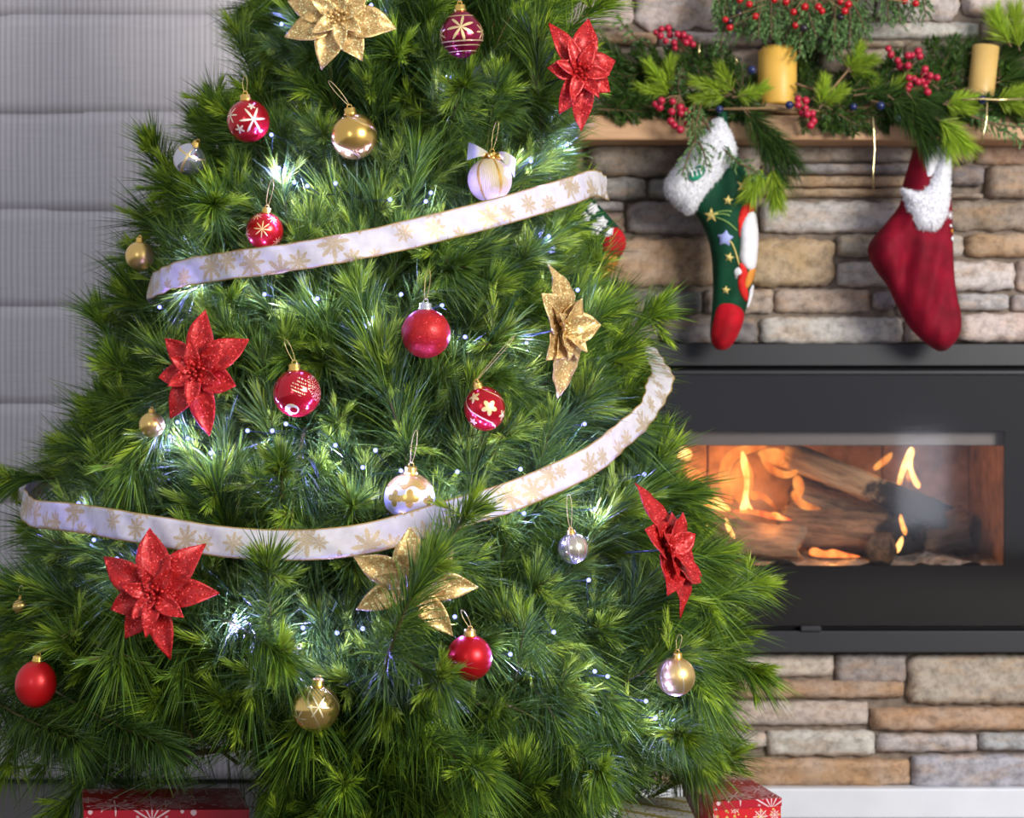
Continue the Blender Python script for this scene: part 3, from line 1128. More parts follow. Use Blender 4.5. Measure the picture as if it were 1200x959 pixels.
body, gh = puff('body', leg, SY, 0.028, M['green_velvet'], gs, rim=26, step=4.5, disp=gfold)
cuffp = [(846, 138), (858, 158), (866, 186), (842, 214), (812, 255), (792, 244), (773, 220), (796, 190), (822, 158), (838, 139)]
cuff, ch = puff('cuff', cuffp, SY - 0.006, 0.040, M['fur'], gs, rim=24, step=4.5, disp=lambda p: 0.004 * np.sin(p[:, 0] / 9 + p[:, 1] / 14))
fuzz_on(cuff, frng, 9000, 0.006)
puff('toe', [(840, 357), (856, 356), (874, 366), (868, 388), (855, 410), (839, 411), (832, 397), (835, 376)], SY, 0.004, M['toe_red'], gs, rim=5, step=4, on=gh, lift=0.001)
puff('hanging_loop', [(840, 128), (853, 126), (852, 140), (858, 158), (848, 150), (838, 138)], SY, 0.006, M['green_velvet'], gs, rim=5, step=4)
for (x, y, r, q) in ((869, 220, 9, 0.3), (851, 237, 6.5, 0.1), (832, 254, 9, 0.0), (853, 303, 6.5, 0.25), (849, 341, 5.5, 0.1)):
    puff('embroidered_star', star_poly(x, y, r, 5, 0.4, q), SY, 0.0015, M['thread_gold'], gs, rim=3, step=3, smooth=0, on=gh, lift=0.001)
for k, pts in enumerate(([(833, 252), (845, 248), (855, 250)], [(834, 254), (846, 251), (853, 255)], [(836, 256), (850, 260), (862, 272)])):
    pp = []
    for j in range(9):
        t = j / 8
        a, b_, c = [np.array(q, float) for q in pts]
        q = a * (1 - t) ** 2 + 2 * b_ * t * (1 - t) + c * t * t
        w = P(q[0], q[1], SY)
        pp.append((w.x, SY - float(gh(q)[0]) - 0.001, w.z))
    v, f = tube_geo(pp, 0.0014, 5)
    mk('embroidered_trail', v, f, M['thread_green'], gs)
puff('flower_patch', star_poly(848, 281, 11, 5, 0.5, 0.1), SY, 0.003, M['blue_felt'], gs, rim=5, step=3, smooth=1, on=gh, lift=0.001)
pp = []
for j in range(11):
    t = j / 10
    q = np.array((852 + 12 * t, 284 + 28 * t * t), float)
    w = P(q[0], q[1], SY)
    pp.append((w.x, SY - float(gh(q)[0]) - 0.001, w.z))
v, f = tube_geo(pp, 0.0018, 6)
mk('embroidered_stem', v, f, M['thread_gold'], gs)
# plain felt patches down the side
puff('red_patch', [(863, 262), (866, 246), (874, 238), (882, 240), (884, 250), (874, 256), (868, 268), (865, 284)], SY, 0.003, M['red_felt'], gs, rim=4, step=3, smooth=1, on=gh, lift=0.001)
puff('white_patch', [(866, 268), (872, 252), (880, 246), (887, 254), (889, 276), (888, 300), (884, 318), (874, 318), (864, 306), (866, 290)], SY, 0.006, M['white_felt'], gs, rim=7, step=3, smooth=1, on=gh, lift=0.001)
puff('orange_patch', [(876, 317), (886, 312), (884, 326), (878, 336), (872, 341), (870, 332)], SY, 0.004, M['orange_felt'], gs, rim=4, step=3, smooth=1, on=gh, lift=0.001)
puff('red_patch', [(864, 306), (876, 320), (870, 332), (876, 340), (876, 356), (868, 350), (862, 336), (864, 322)], SY, 0.003, M['red_felt'], gs, rim=4, step=3, smooth=1, on=gh, lift=0.001)
puff('white_patch', [(858, 318), (864, 313), (872, 322), (872, 330), (864, 322), (860, 330)], SY, 0.003, M['white_felt'], gs, rim=3, step=3, smooth=1, on=gh, lift=0.001)
puff('white_patch', [(878, 338), (884, 332), (882, 348), (877, 361), (874, 362), (877, 350)], SY, 0.003, M['white_felt'], gs, rim=3, step=3, smooth=1, on=gh, lift=0.001)
# round badge with an m on the cuff
bad, bh = puff('badge', [(804, 212), (808, 203), (816, 197), (823, 197), (824, 205), (818, 213), (810, 216)], SY - 0.006, 0.004, M['badge_green'], gs, rim=6, step=3, smooth=1, on=ch, lift=0.006)
fc = bpy.data.curves.new('badge_letter', 'FONT')
fc.body = 'm'
fc.size = 0.030
fc.extrude = 0.0008
fc.align_x = 'CENTER'
to = bpy.data.objects.new('tmp_text', fc)
COL.objects.link(to)
bpy.context.view_layer.update()
me = bpy.data.meshes.new_from_object(to.evaluated_get(bpy.context.evaluated_depsgraph_get()))
bpy.data.objects.remove(to)
me.materials.clear()
bl = link_mesh('badge_letter', me, M['badge_white'], gs)
w = P(814, 210, SY)
bl.location = Vector((w.x, SY - 0.006 - float(bh((814, 207))[0]) - 0.002, w.z)) - gs.location
bl.rotation_euler = (PI / 2, -0.25, 0.0)

# red stocking
RY = 3.660
rs = empty('red_stocking', P(1085, 160, RY), 'dark red velvet stocking with folded white fur cuff hanging by the paler candle', 'stocking')
rleg = [(1072, 168), (1098, 172), (1110, 200), (1116, 240), (1117, 290), (1119, 335), (1128, 372), (1125, 396), (1106, 415), (1088, 406), (1066, 386),
        (1050, 358), (1040, 334), (1026, 318), (1016, 298), (1018, 284), (1036, 264), (1056, 240), (1056, 222), (1064, 196)]


def rfold(p):
    return 0.016 * np.abs(np.sin((p[:, 0] - 0.06 * p[:, 1]) / 15.0)) + 0.006 * np.sin((p[:, 0] * 0.8 + p[:, 1] * 0.5) / 9.0) + 0.003 * np.sin(p[:, 0] / 3.6 + p[:, 1] / 17)


rb, rh = puff('body', rleg, RY, 0.030, M['red_velvet'], rs, rim=19, step=4.5, disp=rfold)
rcp = [(1100, 168), (1114, 172), (1113, 200), (1112, 240), (1107, 258), (1096, 272), (1080, 274), (1069, 266), (1064, 250), (1060, 234), (1053, 219), (1074, 226), (1086, 214), (1096, 192)]
rc, rch = puff('cuff', rcp, RY - 0.030, 0.030, M['fur'], rs, rim=14, step=4)
fuzz_on(rc, frng, 6000, 0.006)
puff('cuff_lining', [(1082, 164), (1110, 164), (1104, 192), (1094, 214), (1078, 226), (1080, 196)], RY - 0.030, 0.016, M['white_felt'], rs, rim=8, step=4)
for (x, y, r) in ((1110, 254, 5.5),):
    for k in range(4):
        a = PI * k / 4
        p0, p1 = (x - r * math.cos(a), y - r * math.sin(a)), (x + r * math.cos(a), y + r * math.sin(a))
        pp = []
        for q in (p0, (x, y), p1):
            w = P(q[0], q[1], RY)
            pp.append((w.x, RY - float(rh(q)[0]) - 0.002, w.z))
        v, f = tube_geo(pp, 0.0009, 5)
        mk('embroidered_flake_arm', v, f, M['white_felt'], rs)
for (x, y, r, mm) in ((1111, 266, 2, 'white_felt'), (1113.5, 272, 3, 'orange_felt'), (1114, 281, 3, 'white_felt')):
    puff('embroidered_dot', star_poly(x, y, r, 6, 0.85), RY, 0.002, M[mm], rs, rim=2, step=2, smooth=1, on=rh, lift=0.001)
puff('hanging_loop', [(1080, 140), (1090, 138), (1092, 172), (1082, 174)], RY, 0.005, M['red_velvet'], rs, rim=4, step=4)

# third stocking, mostly behind the tree
TY = 3.67
ts = empty('flower_stocking', P(620, 160, TY), 'dark green stocking with white flowers and red heel peeping out behind the tree', 'stocking')
tleg = [(600, 165), (636, 165), (664, 205), (700, 238), (716, 256), (731, 272), (734, 286), (727, 302), (716, 324), (700, 336), (680, 330), (654, 300), (618, 240)]
tb, th_ = puff('body', tleg, TY, 0.026, M['green_velvet'], ts, rim=22, step=5)
puff('heel', [(708, 278), (716, 267), (726, 268), (733, 278), (734, 288), (728, 301), (712, 300), (704, 296)], TY, 0.004, M['toe_red'], ts, rim=5, step=4, smooth=1, on=th_, lift=0.001)
puff('toe', [(704, 298), (728, 302), (716, 324), (700, 336), (694, 322)], TY, 0.004, M['orange_felt'], ts, rim=5, step=4, smooth=1, on=th_, lift=0.001)
for (x, y) in ((694, 246), (704, 262), (713, 274), (697, 270), (684, 258)):
    puff('flower_patch', star_poly(x, y, 9, 6, 0.6, x), TY, 0.003, M['white_felt'], ts, rim=4, step=3, smooth=1, on=th_, lift=0.003)
puff('cuff', [(592, 156), (640, 152), (650, 192), (596, 200)], TY - 0.004, 0.034, M['fur'], ts, rim=16, step=5)

for st_, px, Y in ((gs, 846, SY), (rs, 1086, RY), (ts, 616, TY)):
    a_ = P(px, 140 if st_ is not ts else 160, Y)
    v, f = tube_geo([a_, Vector((a_.x, 3.682, MZ1 - 0.004)), Vector((a_.x, 3.690, MZ1 + 0.003)), Vector((a_.x, 3.71, MZ1 + 0.003)), Vector((a_.x, 3.735, MZ1 + 0.003))], 0.004, 8)
    mk('hanging_strap', v, f, M['red_velvet'] if st_ is rs else M['green_velvet'], st_)

# ------------------------------------------------------------------ candles
def candle(px, py0, py1, wpx, Y, tilt, mat, label, chamfer):
    b0, t0 = P(px, py1, Y), P(px, py0, Y)
    r = wpx / 2 / F * Y
    h = t0.z - b0.z
    root = empty('pillar_candle', b0, label, 'candle')
    prof = [(r * 0.96, 0.0), (r, 0.004), (r, h - chamfer)]
    prof += [(r - chamfer * 0.7, h - 0.002), (r * 0.55, h), (r * 0.2, h - 0.003), (0.0005, h - 0.004)]
    v, f = lathe_geo(prof, 40)
    mk('wax', v, f, mat, root, local=True)
    v, f = tube_geo([(0, 0, h - 0.006), (0.0006, 0, h + 0.002), (0.002, 0, h + 0.006)], 0.0012, 6)
    mk('wick', v, f, M['black_enamel'], root, local=True)
    root.rotation_euler = (0, tilt, 0)
    return root


def wax_mat(name, c):
    m, nt, out = new_mat(name)
    b = NB(nt)
    co = b.obj()
    cc = b.ramp(b.noise(co, 30, 3), [(0.3, tuple(x * 0.9 for x in c)), (0.7, c)])
    b.bsdf(out, cc, 0.42, 0, 0.4, b.noise(co, 90, 2), 0.06, 0.002, Subsurface_Weight=0.25, Subsurface_Radius=(0.02, 0.01, 0.004), Subsurface_Scale=0.5)
    return m


M['wax_yellow'] = wax_mat('wax_yellow', (0.84, 0.50, 0.09))
M['wax_pale'] = wax_mat('wax_pale', (0.70, 0.46, 0.15))
candle(911, 54, 124, 45, 3.735, 0.0, M['wax_yellow'], 'stout golden yellow pillar candle with a sloped shoulder on the mantel', 0.012)
candle(1148, 53, 122, 31, 3.735, 0.11, M['wax_pale'], 'slim pale straw yellow pillar candle leaning on the mantel greenery', 0.002)


# ------------------------------------------------------------------ needles
DARK, MID, LITE, LIME = np.array((0.015, 0.044, 0.011)), np.array((0.080, 0.168, 0.023)), np.array((0.225, 0.37, 0.030)), np.array((0.45, 0.59, 0.05))


def unit(a):
    return a / (np.linalg.norm(a, axis=-1, keepdims=True) + 1e-12)


def stem_curve(p0, d, L, bend, n=9):
    t = np.linspace(0, 1, n)[:, None]
    return p0 + d * L * t + bend * t * t


def along(st, t):
    x = t * (len(st) - 1)
    i = np.clip(x.astype(int), 0, len(st) - 2)
    fr = (x - i)[:, None]
    return st[i] * (1 - fr) + st[i + 1] * fr, unit(st[i + 1] - st[i])


def needle_block(rng, st, n, ln, ang, width, grav, c0, c1, t0=0.08, tp=0.8, flat=None, jit=0.25):
    """n needles along stem points st: returns (n,5,3) vertices and (n,3) colours
    ang = (angle at base, angle at tip) in radians; flat = normal to flatten against"""
    t = t0 + (1 - t0) * rng.random(n) ** tp
    p, T = along(st, t)
    r = rng.normal(0, 1, (n, 3))
    if flat is not None:
        r = r - 0.75 * (r @ flat)[:, None] * flat
    Nn = unit(r - np.sum(r * T, 1)[:, None] * T)
    a = (ang[0] + (ang[1] - ang[0]) * t) * rng.uniform(1 - jit, 1 + jit, n)
    d = unit(T * np.cos(a)[:, None] + Nn * np.sin(a)[:, None])
    L = ln * rng.uniform(0.7, 1.15, n)
    g = np.array([0, 0, -1.0]) * (grav * L * (1 - np.abs(d[:, 2]) * 0.6))[:, None]
    w = unit(np.cross(d, rng.normal(0, 1, (n, 3)))) * width
    mid = p + d * (L * 0.5)[:, None] + g * 0.25
    tip = p + d * L[:, None] + g
    V = np.stack([p - w * 0.7, p + w * 0.7, mid - w, mid + w, tip], 1)
    m = np.clip(rng.normal(0.45, 0.38, n), 0, 1.15)[:, None]
    return V, c0 * (1 - m) + c1 * m


TRI5 = np.array([[0, 1, 3], [0, 3, 2], [2, 3, 4]])


AVOID = [False]      # True while greenery is laid among finished things


def needle_arrays(blocks):
    V = np.concatenate([b[0] for b in blocks])
    C = np.concatenate([b[1] for b in blocks])
    if AVOID[0]:
        c = V.reshape(-1, 3).mean(0)
        q = free_needles(V, near_solids(c, float(np.linalg.norm(V.reshape(-1, 3) - c, axis=1).max())))
        V, C = V[q], C[q]
    n = len(V)
    T = (np.arange(n) * 5)[:, None, None] + TRI5[None]
    return V.reshape(-1, 3), T.reshape(-1, 3), np.repeat(C, 5, 0)


def stem_arrays(st, r0, r1, col, n=5):
    v, f = tube_geo([tuple(p) for p in st], [r0 + (r1 - r0) * i / (len(st) - 1) for i in range(len(st))], n, False)
    T = []
    for q in f:
        T += [(q[0], q[1], q[2]), (q[0], q[2], q[3])]
    V = np.array([tuple(x) for x in v])
    return V, np.array(T), np.tile(np.array(col), (len(V), 1))


def merge_arrays(parts):
    Vs, Ts, Cs = [], [], []
    n = 0
    for V, T, C in parts:
        Vs.append(V)
        Ts.append(T + n)
        Cs.append(C)
        n += len(V)
    return np.concatenate(Vs), np.concatenate(Ts), np.concatenate(Cs)


STEMC = (0.17, 0.15, 0.05)


def shoot_blocks(rng, kind, dense=1.0):
    """a pine shoot: outward is +x, up is +z, base at the origin"""
    y = rng.normal(0, 0.22)
    if kind == 'up':
        d, L, bend = np.array([0.42, y, 0.95]), rng.uniform(0.20, 0.28), np.array([rng.uniform(-0.02, 0.03), 0, 0.02])
    elif kind == 'mid':
        d, L, bend = np.array([0.85, y, 0.55]), rng.uniform(0.19, 0.26), np.array([0, 0, rng.uniform(-0.03, 0.05)])
    elif kind == 'out':
        d, L, bend = np.array([1.0, y, 0.18]), rng.uniform(0.20, 0.27), np.array([0, 0, rng.uniform(-0.06, 0.01)])
    else:
        d, L, bend = np.array([1.0, y, 0.22]), rng.uniform(0.22, 0.28), np.array([-0.05, 0, -0.16])
    d = unit(d)
    st = stem_curve(np.zeros(3), d, L, bend)
    br = rng.random()
    c0, c1 = DARK * (1 + br), MID * (1 - br) + LITE * br
    bl = [needle_block(rng, st, int(300 * dense), 0.098, (0.95, 0.42), 0.00080, 0.24, c0, c1)]
    # fresh growth at the tip
    bl.append(needle_block(rng, st, int(100 * dense), 0.066, (0.7, 0.30), 0.00080, 0.15, MID, LITE, t0=0.72, tp=0.9))
    tip, T = st[-1], unit(st[-1] - st[-2])
    nf = rng.integers(3, 7)
    stems = [(st, 0.0034, 0.0016)]
    fresh = rng.random() < 0.72
    for k in range(nf):
        dd = unit(T + rng.normal(0, 0.55, 3))
        ln = rng.uniform(0.022, 0.055)
        s2 = stem_curve(tip - T * 0.012, dd, ln, np.zeros(3), 4)
        stems.append((s2, 0.0016, 0.001))
        bl.append(needle_block(rng, s2, int(46 * dense), 0.030, (0.5, 0.20), 0.00095, 0.02, LITE if fresh else MID, LIME if fresh else LITE, t0=0.0, tp=0.9))
    return st, bl, stems


SH = {}
vr = np.random.default_rng(21)
for kind in ('up', 'mid', 'out', 'droop'):
    SH[kind] = []
    for q in range(7):
        st, bl, stems = shoot_blocks(vr, kind)
        parts = [needle_arrays(bl)] + [stem_arrays(s_, a, b_, STEMC) for s_, a, b_ in stems]
        me = tri_mesh('pine_shoot', *merge_arrays(parts))
        me.materials.append(M['needle'])
        SH[kind].append((st, me, bl, stems))

# ------------------------------------------------------------------ the tree: shape
AX, AY = P(435, 0, 3.1).x, 3.1
ZR = np.array([0.00, 0.12, 0.23, 0.40, 0.52, 0.65, 0.79, 0.93, 1.07, 1.28, 1.50, 1.80, 2.10, 2.24])
RR = np.array([0.40, 0.53, 0.60, 0.622, 0.598, 0.548, 0.490, 0.445, 0.393, 0.354, 0.300, 0.180, 0.06, 0.01])


def ax(z):
    """the trunk leans a little towards the chimney"""
    return AX + 0.060 * min(1.1, max(0.0, (z - 1.10) / 0.22))


def Rz(z):
    return float(np.interp(z, ZR, RR))


def hit(px, py, off=0.0):
    """point of the tree's surface (grown by off) under a photo pixel, else the nearest approach; returns point and azimuth"""
    d = Vector(((px - 600) / F, 1.0, (479.5 - py) / F))
    best, bt = 1e9, AY
    for i in range(900):
        t = 2.2 + i * 0.0012
        p = Vector((0, 0, CZ)) + d * t
        q = math.hypot(p.x - ax(p.z), p.y - AY) - (Rz(p.z) + off)
        if q < best:
            best, bt = q, t
        if q <= 0:
            break
    p = Vector((0, 0, CZ)) + d * bt
    return p, math.atan2(p.y - AY, p.x - ax(p.z))


CAMP = Vector((0, 0, CZ))
CLEAR = []     # (point, direction, length, radius, keep probability)


def clear(p, az, r, keep=0.04, L=0.22):
    n = Vector((math.cos(az), math.sin(az), 0.0))
    c = (CAMP - p).normalized()
    d = (c * 0.75 + n * 0.25).normalized()
    CLEAR.append((np.array(p), np.array(d), L, r, keep))
    if (d - c).length > 0.05:
        CLEAR.append((np.array(p), np.array(c), L, r, keep))


# ------------------------------------------------------------------ baubles
def ball_unit(me, r, up_scale=1.0):
    a = me.attributes.new('Unit', 'FLOAT_VECTOR', 'POINT')
    c = np.zeros(len(me.vertices) * 3, dtype=np.float32)
    me.vertices.foreach_get('co', c)
    a.data.foreach_set('vector', (c / r).astype(np.float32))


def cord_geo(r, h, w, sway, n=14):
    """narrow loop of cord standing above the cap"""
    pts = []
    for k in range(n + 1):
        a = k / n * 2 * PI
        pts.append((w * math.sin(a) * (1 - 0.3 * math.cos(a)) + sway * (1 - math.cos(a)) / 2 * h, 0.002 * math.sin(2 * a), h * (1 - math.cos(a)) / 2))
    return pts


BALLS = []


def bauble(px, py, rpx, mat, label, cap='gold_cap', tilt=(0, 0), off=0.0, ridged=False, keep=0.04, cord=0.045, sway=0.1, clear_k=1.12, squash=1.0, spin=0.0, depth=0.0, clr=True):
    p, az = hit(px, py, off)
    if depth:
        p = P(px, py, p.y + depth)
    r = rpx / F * p.y
    BALLS.append((np.array(p), r * 0.99))
    root = empty('bauble', p, label, 'bauble')
    prof = []
    m = 22
    for i in range(m + 1):
        a = PI * i / m
        rr_, zz = r * math.sin(a), -r * math.cos(a) * squash
        if ridged:
            if zz < -0.30 * r:
                rr_ *= 0.90 + 0.05 * math.sin(zz / r * 22)
            if zz > 0.72 * r:
                zz += (zz - 0.72 * r) * 0.5
        prof.append((max(1e-5, rr_), zz))
    V, Fa = lathe_geo(prof, 40)
    me = bpy.data.meshes.new('body')
    me.from_pydata(V, [], Fa)
    me.polygons.foreach_set('use_smooth', [True] * len(me.polygons))
    ball_unit(me, r)
    link_mesh('body', me, mat, root)
    zt = prof[-1][1]
    cr = r * 0.27
    cp = [(cr * 1.02, zt - r * 0.07), (cr * 1.06, zt + r * 0.02), (cr * 0.95, zt + r * 0.05), (cr * 0.95, zt + r * 0.20), (cr * 0.82, zt + r * 0.25), (1e-4, zt + r * 0.26)]
    V, Fa = lathe_geo(cp, 24)
    # crimped lower rim
    V = [(x * (1 + 0.06 * math.cos(12 * math.atan2(y, x))) if z < zt + r * 0.04 else x, y * (1 + 0.06 * math.cos(12 * math.atan2(y, x))) if z < zt + r * 0.04 else y, z) for x, y, z in V]
    c = mk('cap', V, Fa, M[cap], root, local=True)
    v, f = tube_geo([(0.10 * r * math.cos(a), 0, zt + r * 0.30 + 0.10 * r * math.sin(a)) for a in [2 * PI * k / 12 for k in range(13)]], 0.0007, 6)
    mk('wire_ring', v, f, M[cap], c, local=True)
    if cord:
        pts = [(x, y, z + zt + r * 0.34) for x, y, z in cord_geo(r, cord * 0.8, 0.0035, sway)]
        v, f = tube_geo(pts, 0.00042, 5)
        mk('hanging_cord', v, f, M['gold_cord'], root, local=True)
    root.rotation_euler = (tilt[0], tilt[1], spin)
    if clr:
        clear(p, az, r * clear_k, keep)
        clear(p + Vector((0, 0, r * 1.2)), az, r * 0.45, 0.1)
    return root


FRONT = (0.0, -1.0, 0.0)


def swirl_lines(b, p, k=3.0, tw=2.0, th=0.93):
    sp = b.n('ShaderNodeSeparateXYZ')
    b.lk(p, sp.inputs[0])
    a = b.math('ARCTAN2', sp.outputs[1], sp.outputs[0])
    return b.step(b.math('COSINE', b.math('ADD', b.math('MULTIPLY', a, k), b.math('MULTIPLY', sp.outputs[2], tw))), th, 0.02)


def lat(b, p, z, w):
    sp = b.n('ShaderNodeSeparateXYZ')
    b.lk(p, sp.inputs[0])
    return b.math('SUBTRACT', 1.0, b.step(b.math('ABSOLUTE', b.math('SUBTRACT', sp.outputs[2], z)), w, 0.012))


def pat_ornate(b, p):
    s1 = b.star(p, (0.0, -0.9, 0.32), 0.62, 7, 0.10, 3.0)
    s2 = b.star(p, (-0.95, -0.35, 0.1), 0.42, 7, 0.10, 3.0)
    s3 = b.star(p, (0.95, -0.35, 0.1), 0.42, 7, 0.10, 3.0)
    return b.vmax(s1, s2, s3, lat(b, p, -0.28, 0.028), lat(b, p, -0.47, 0.022), lat(b, p, -0.72, 0.02), lat(b, p, 0.86, 0.02))


def pat_leaf(b, p):
    return b.vmax(b.star(p, (0.35, -0.9, 0.0), 0.62, 6, 0.14, 6.0), b.star(p, (-0.7, -0.6, 0.3), 0.42, 6, 0.12, 6.0), b.star(p, (0.3, -0.7, 0.62), 0.2, 5, 0.5, 2.0),
                  b.star(p, (-0.35, -0.9, -0.4), 0.25, 5, 0.3, 2.0))


def pat_burst(b, p):
    return b.vmax(b.star(p, (0.0, -1.0, 0.12), 0.46, 8, 0.10, 5.0), b.star(p, (-0.86, -0.45, -0.25), 0.32, 8, 0.1, 5.0), b.star(p, (0.45, -0.55, 0.7), 0.3, 8, 0.1, 5.0), b.star(p, (-0.4, -0.5, 0.75), 0.3, 8, 0.1, 5.0),
                  b.star(p, (0.8, -0.4, -0.5), 0.32, 8, 0.1, 5.0))


def pat_bloom(b, p):
    return b.vmax(b.star(p, (0.25, -0.95, 0.12), 0.40, 5, 0.45, 1.2), b.star(p, (-0.3, -0.6, 0.75), 0.30, 5, 0.4, 1.5), b.star(p, (0.75, -0.5, -0.5), 0.28, 5, 0.4, 1.5), b.star(p, (-0.7, -0.6, -0.35), 0.22, 5, 0.4, 1.5),
                  b.math('MULTIPLY', swirl_lines(b, p, 3.0, 3.2, 0.988), 0.9))


def pat_script(b, p):
    """tiny rows of pale illegible print and a round gold motif"""
    sp = b.n('ShaderNodeSeparateXYZ')
    b.lk(p, sp.inputs[0])
    q = b.math('ADD', sp.outputs[2], b.math('MULTIPLY', sp.outputs[0], 0.5))
    rows = b.step(b.math('SINE', b.math('MULTIPLY', q, 42.0)), 0.25, 0.2)
    dash = b.step(b.noise(b.vmath('MULTIPLY', p, (26, 1, 4)), 1.0, 1), 0.5, 0.05)
    reg = b.star(p, (0.30, -0.9, 0.35), 0.42, 4, 0.8, 1.0)
    rows = b.math('MULTIPLY', b.math('MULTIPLY', rows, dash), reg)
    ring = b.math('MULTIPLY', b.star(p, (-0.20, -0.8, -0.66), 0.30, 4, 0.97, 1.0), b.math('SUBTRACT', 1.0, b.star(p, (-0.12, -0.78, -0.68), 0.16, 4, 0.97, 1.0)))
    dots = b.math('MULTIPLY', lat(b, p, 0.0, 2.0), b.step(b.vmath('DOT_PRODUCT', p, (0.94, -0.25, 0.22)), 0.80, 0.01))
    dd = b.math('MULTIPLY', dots, b.step(b.noise(p, 22, 0), 0.62, 0.04))
    return b.vmax(rows, ring, dd)


def pat_band(b, p):
    """white band with flowers round a gold ball"""
    sp = b.n('ShaderNodeSeparateXYZ')
    b.lk(p, sp.inputs[0])
    band = b.math('SUBTRACT', 1.0, b.step(b.math('ABSOLUTE', b.math('ADD', sp.outputs[2], 0.02)), b.math('ADD', 0.50, b.math('MULTIPLY', 0.08, b.math('SINE', b.math('MULTIPLY', sp.outputs[0], 9.0)))), 0.02))
    fl = b.vmax(b.star(p, (-0.55, -0.82, 0.05), 0.34, 4, 0.5, 1.0), b.star(p, (0.05, -1.0, 0.08), 0.36, 4, 0.55, 1.0), b.star(p, (0.8, -0.6, 0.0), 0.3, 4, 0.5, 1.0))
    return b.math('MULTIPLY', band, b.math('SUBTRACT', 1.0, fl))


def pat_vine(b, p):
    return b.vmax(b.math('MULTIPLY', swirl_lines(b, p, 4.0, 2.5, 0.99), 0.8), b.star(p, (0.2, -0.95, 0.3), 0.5, 6, 0.05, 9.0), b.star(p, (-0.6, -0.7, -0.3), 0.4, 6, 0.05, 9.0))


GOLD, RED = (0.80, 0.50, 0.12), (0.52, 0.006, 0.012)
bm_ = {
    'ornate': ball_mat('bauble_ornate', (0.28, 0.005, 0.045), pat_ornate, (0.80, 0.62, 0.30), 0.16, 0.7),
    'leaf': ball_mat('bauble_leaf', (0.48, 0.008, 0.015), pat_leaf, (0.86, 0.74, 0.52), 0.2, 0.6),
    'clear': ball_mat('bauble_silver', (0.62, 0.62, 0.66), lambda b, p: b.vmax(swirl_lines(b, p, 4, 0.0, 0.95), lat(b, p, 0.45, 0.06)), (0.75, 0.58, 0.28), 0.12, 0.9),
    'gold_swirl': ball_mat('bauble_gold_swirl', GOLD, lambda b, p: b.math('MULTIPLY', swirl_lines(b, p, 2, 4.0, 0.97), 0.5), (0.95, 0.72, 0.32), 0.24, 0.95),
    'burst': ball_mat('bauble_burst', (0.55, 0.008, 0.01), pat_burst, (0.85, 0.62, 0.25), 0.26, 0.55),
    'gold': ball_mat('bauble_gold', (0.78, 0.52, 0.16), None, GOLD, 0.3, 0.95),
    'script': ball_mat('bauble_script', (0.50, 0.006, 0.02), pat_script, (0.88, 0.74, 0.48), 0.12, 0.5),
    'bloom': ball_mat('bauble_bloom', (0.52, 0.006, 0.015), pat_bloom, (0.84, 0.66, 0.28), 0.2, 0.6),
    'band': ball_mat('bauble_band', (0.82, 0.54, 0.15), pat_band, (0.78, 0.76, 0.74), 0.26, 0.75),
    'champagne': ball_mat('bauble_champagne', (0.74, 0.66, 0.50), lambda b, p: b.math('MULTIPLY', swirl_lines(b, p, 10, 0.0, 0.9), 0.5), (0.85, 0.8, 0.7), 0.22, 0.9),
    'matte_red': ball_mat('bauble_matte_red', (0.55, 0.006, 0.012), None, GOLD, 0.32, 0.55, coat=0.0),
    'plain_red': ball_mat('bauble_plain_red', (0.60, 0.006, 0.010), None, GOLD, 0.38, 0.35, coat=0.1),
    'gold_vine': ball_mat('bauble_gold_vine', (0.82, 0.57, 0.17), pat_vine, (0.97, 0.86, 0.58), 0.14, 0.95),
    'gold_lined': ball_mat('bauble_gold_lined', (0.80, 0.55, 0.20), lambda b, p: b.math('MULTIPLY', swirl_lines(b, p, 5, 1.2, 0.985), 0.8), (0.9, 0.82, 0.6), 0.36, 0.9),
}
# thread wound ball
m_, nt_, out_ = new_mat('bauble_thread')
b_ = NB(nt_)
p_ = b_.n('ShaderNodeAttribute', attribute_name='Unit').outputs['Vector']
sp_ = b_.n('ShaderNodeSeparateXYZ')
b_.lk(p_, sp_.inputs[0])
ang_ = b_.math('ARCTAN2', sp_.outputs[1], sp_.outputs[0])
thr_ = b_.math('SINE', b_.math('MULTIPLY', ang_, 90))
gold_ = b_.step(b_.math('COSINE', b_.math('ADD', b_.math('MULTIPLY', ang_, 6.0), b_.math('MULTIPLY', sp_.outputs[2], 1.6))), 0.90, 0.03)
b_.bsdf(out_, b_.mix(gold_, b_.ramp(thr_, [(0.2, (0.50, 0.40, 0.22)), (0.8, (0.72, 0.60, 0.38))]), (0.62, 0.38, 0.10)), 0.5, b_.math('MULTIPLY', gold_, 0.7), 0.4, b_.math('ADD', thr_, b_.math('MULTIPLY', gold_, 3)), 0.35, 0.002)
bm_['thread'] = m_

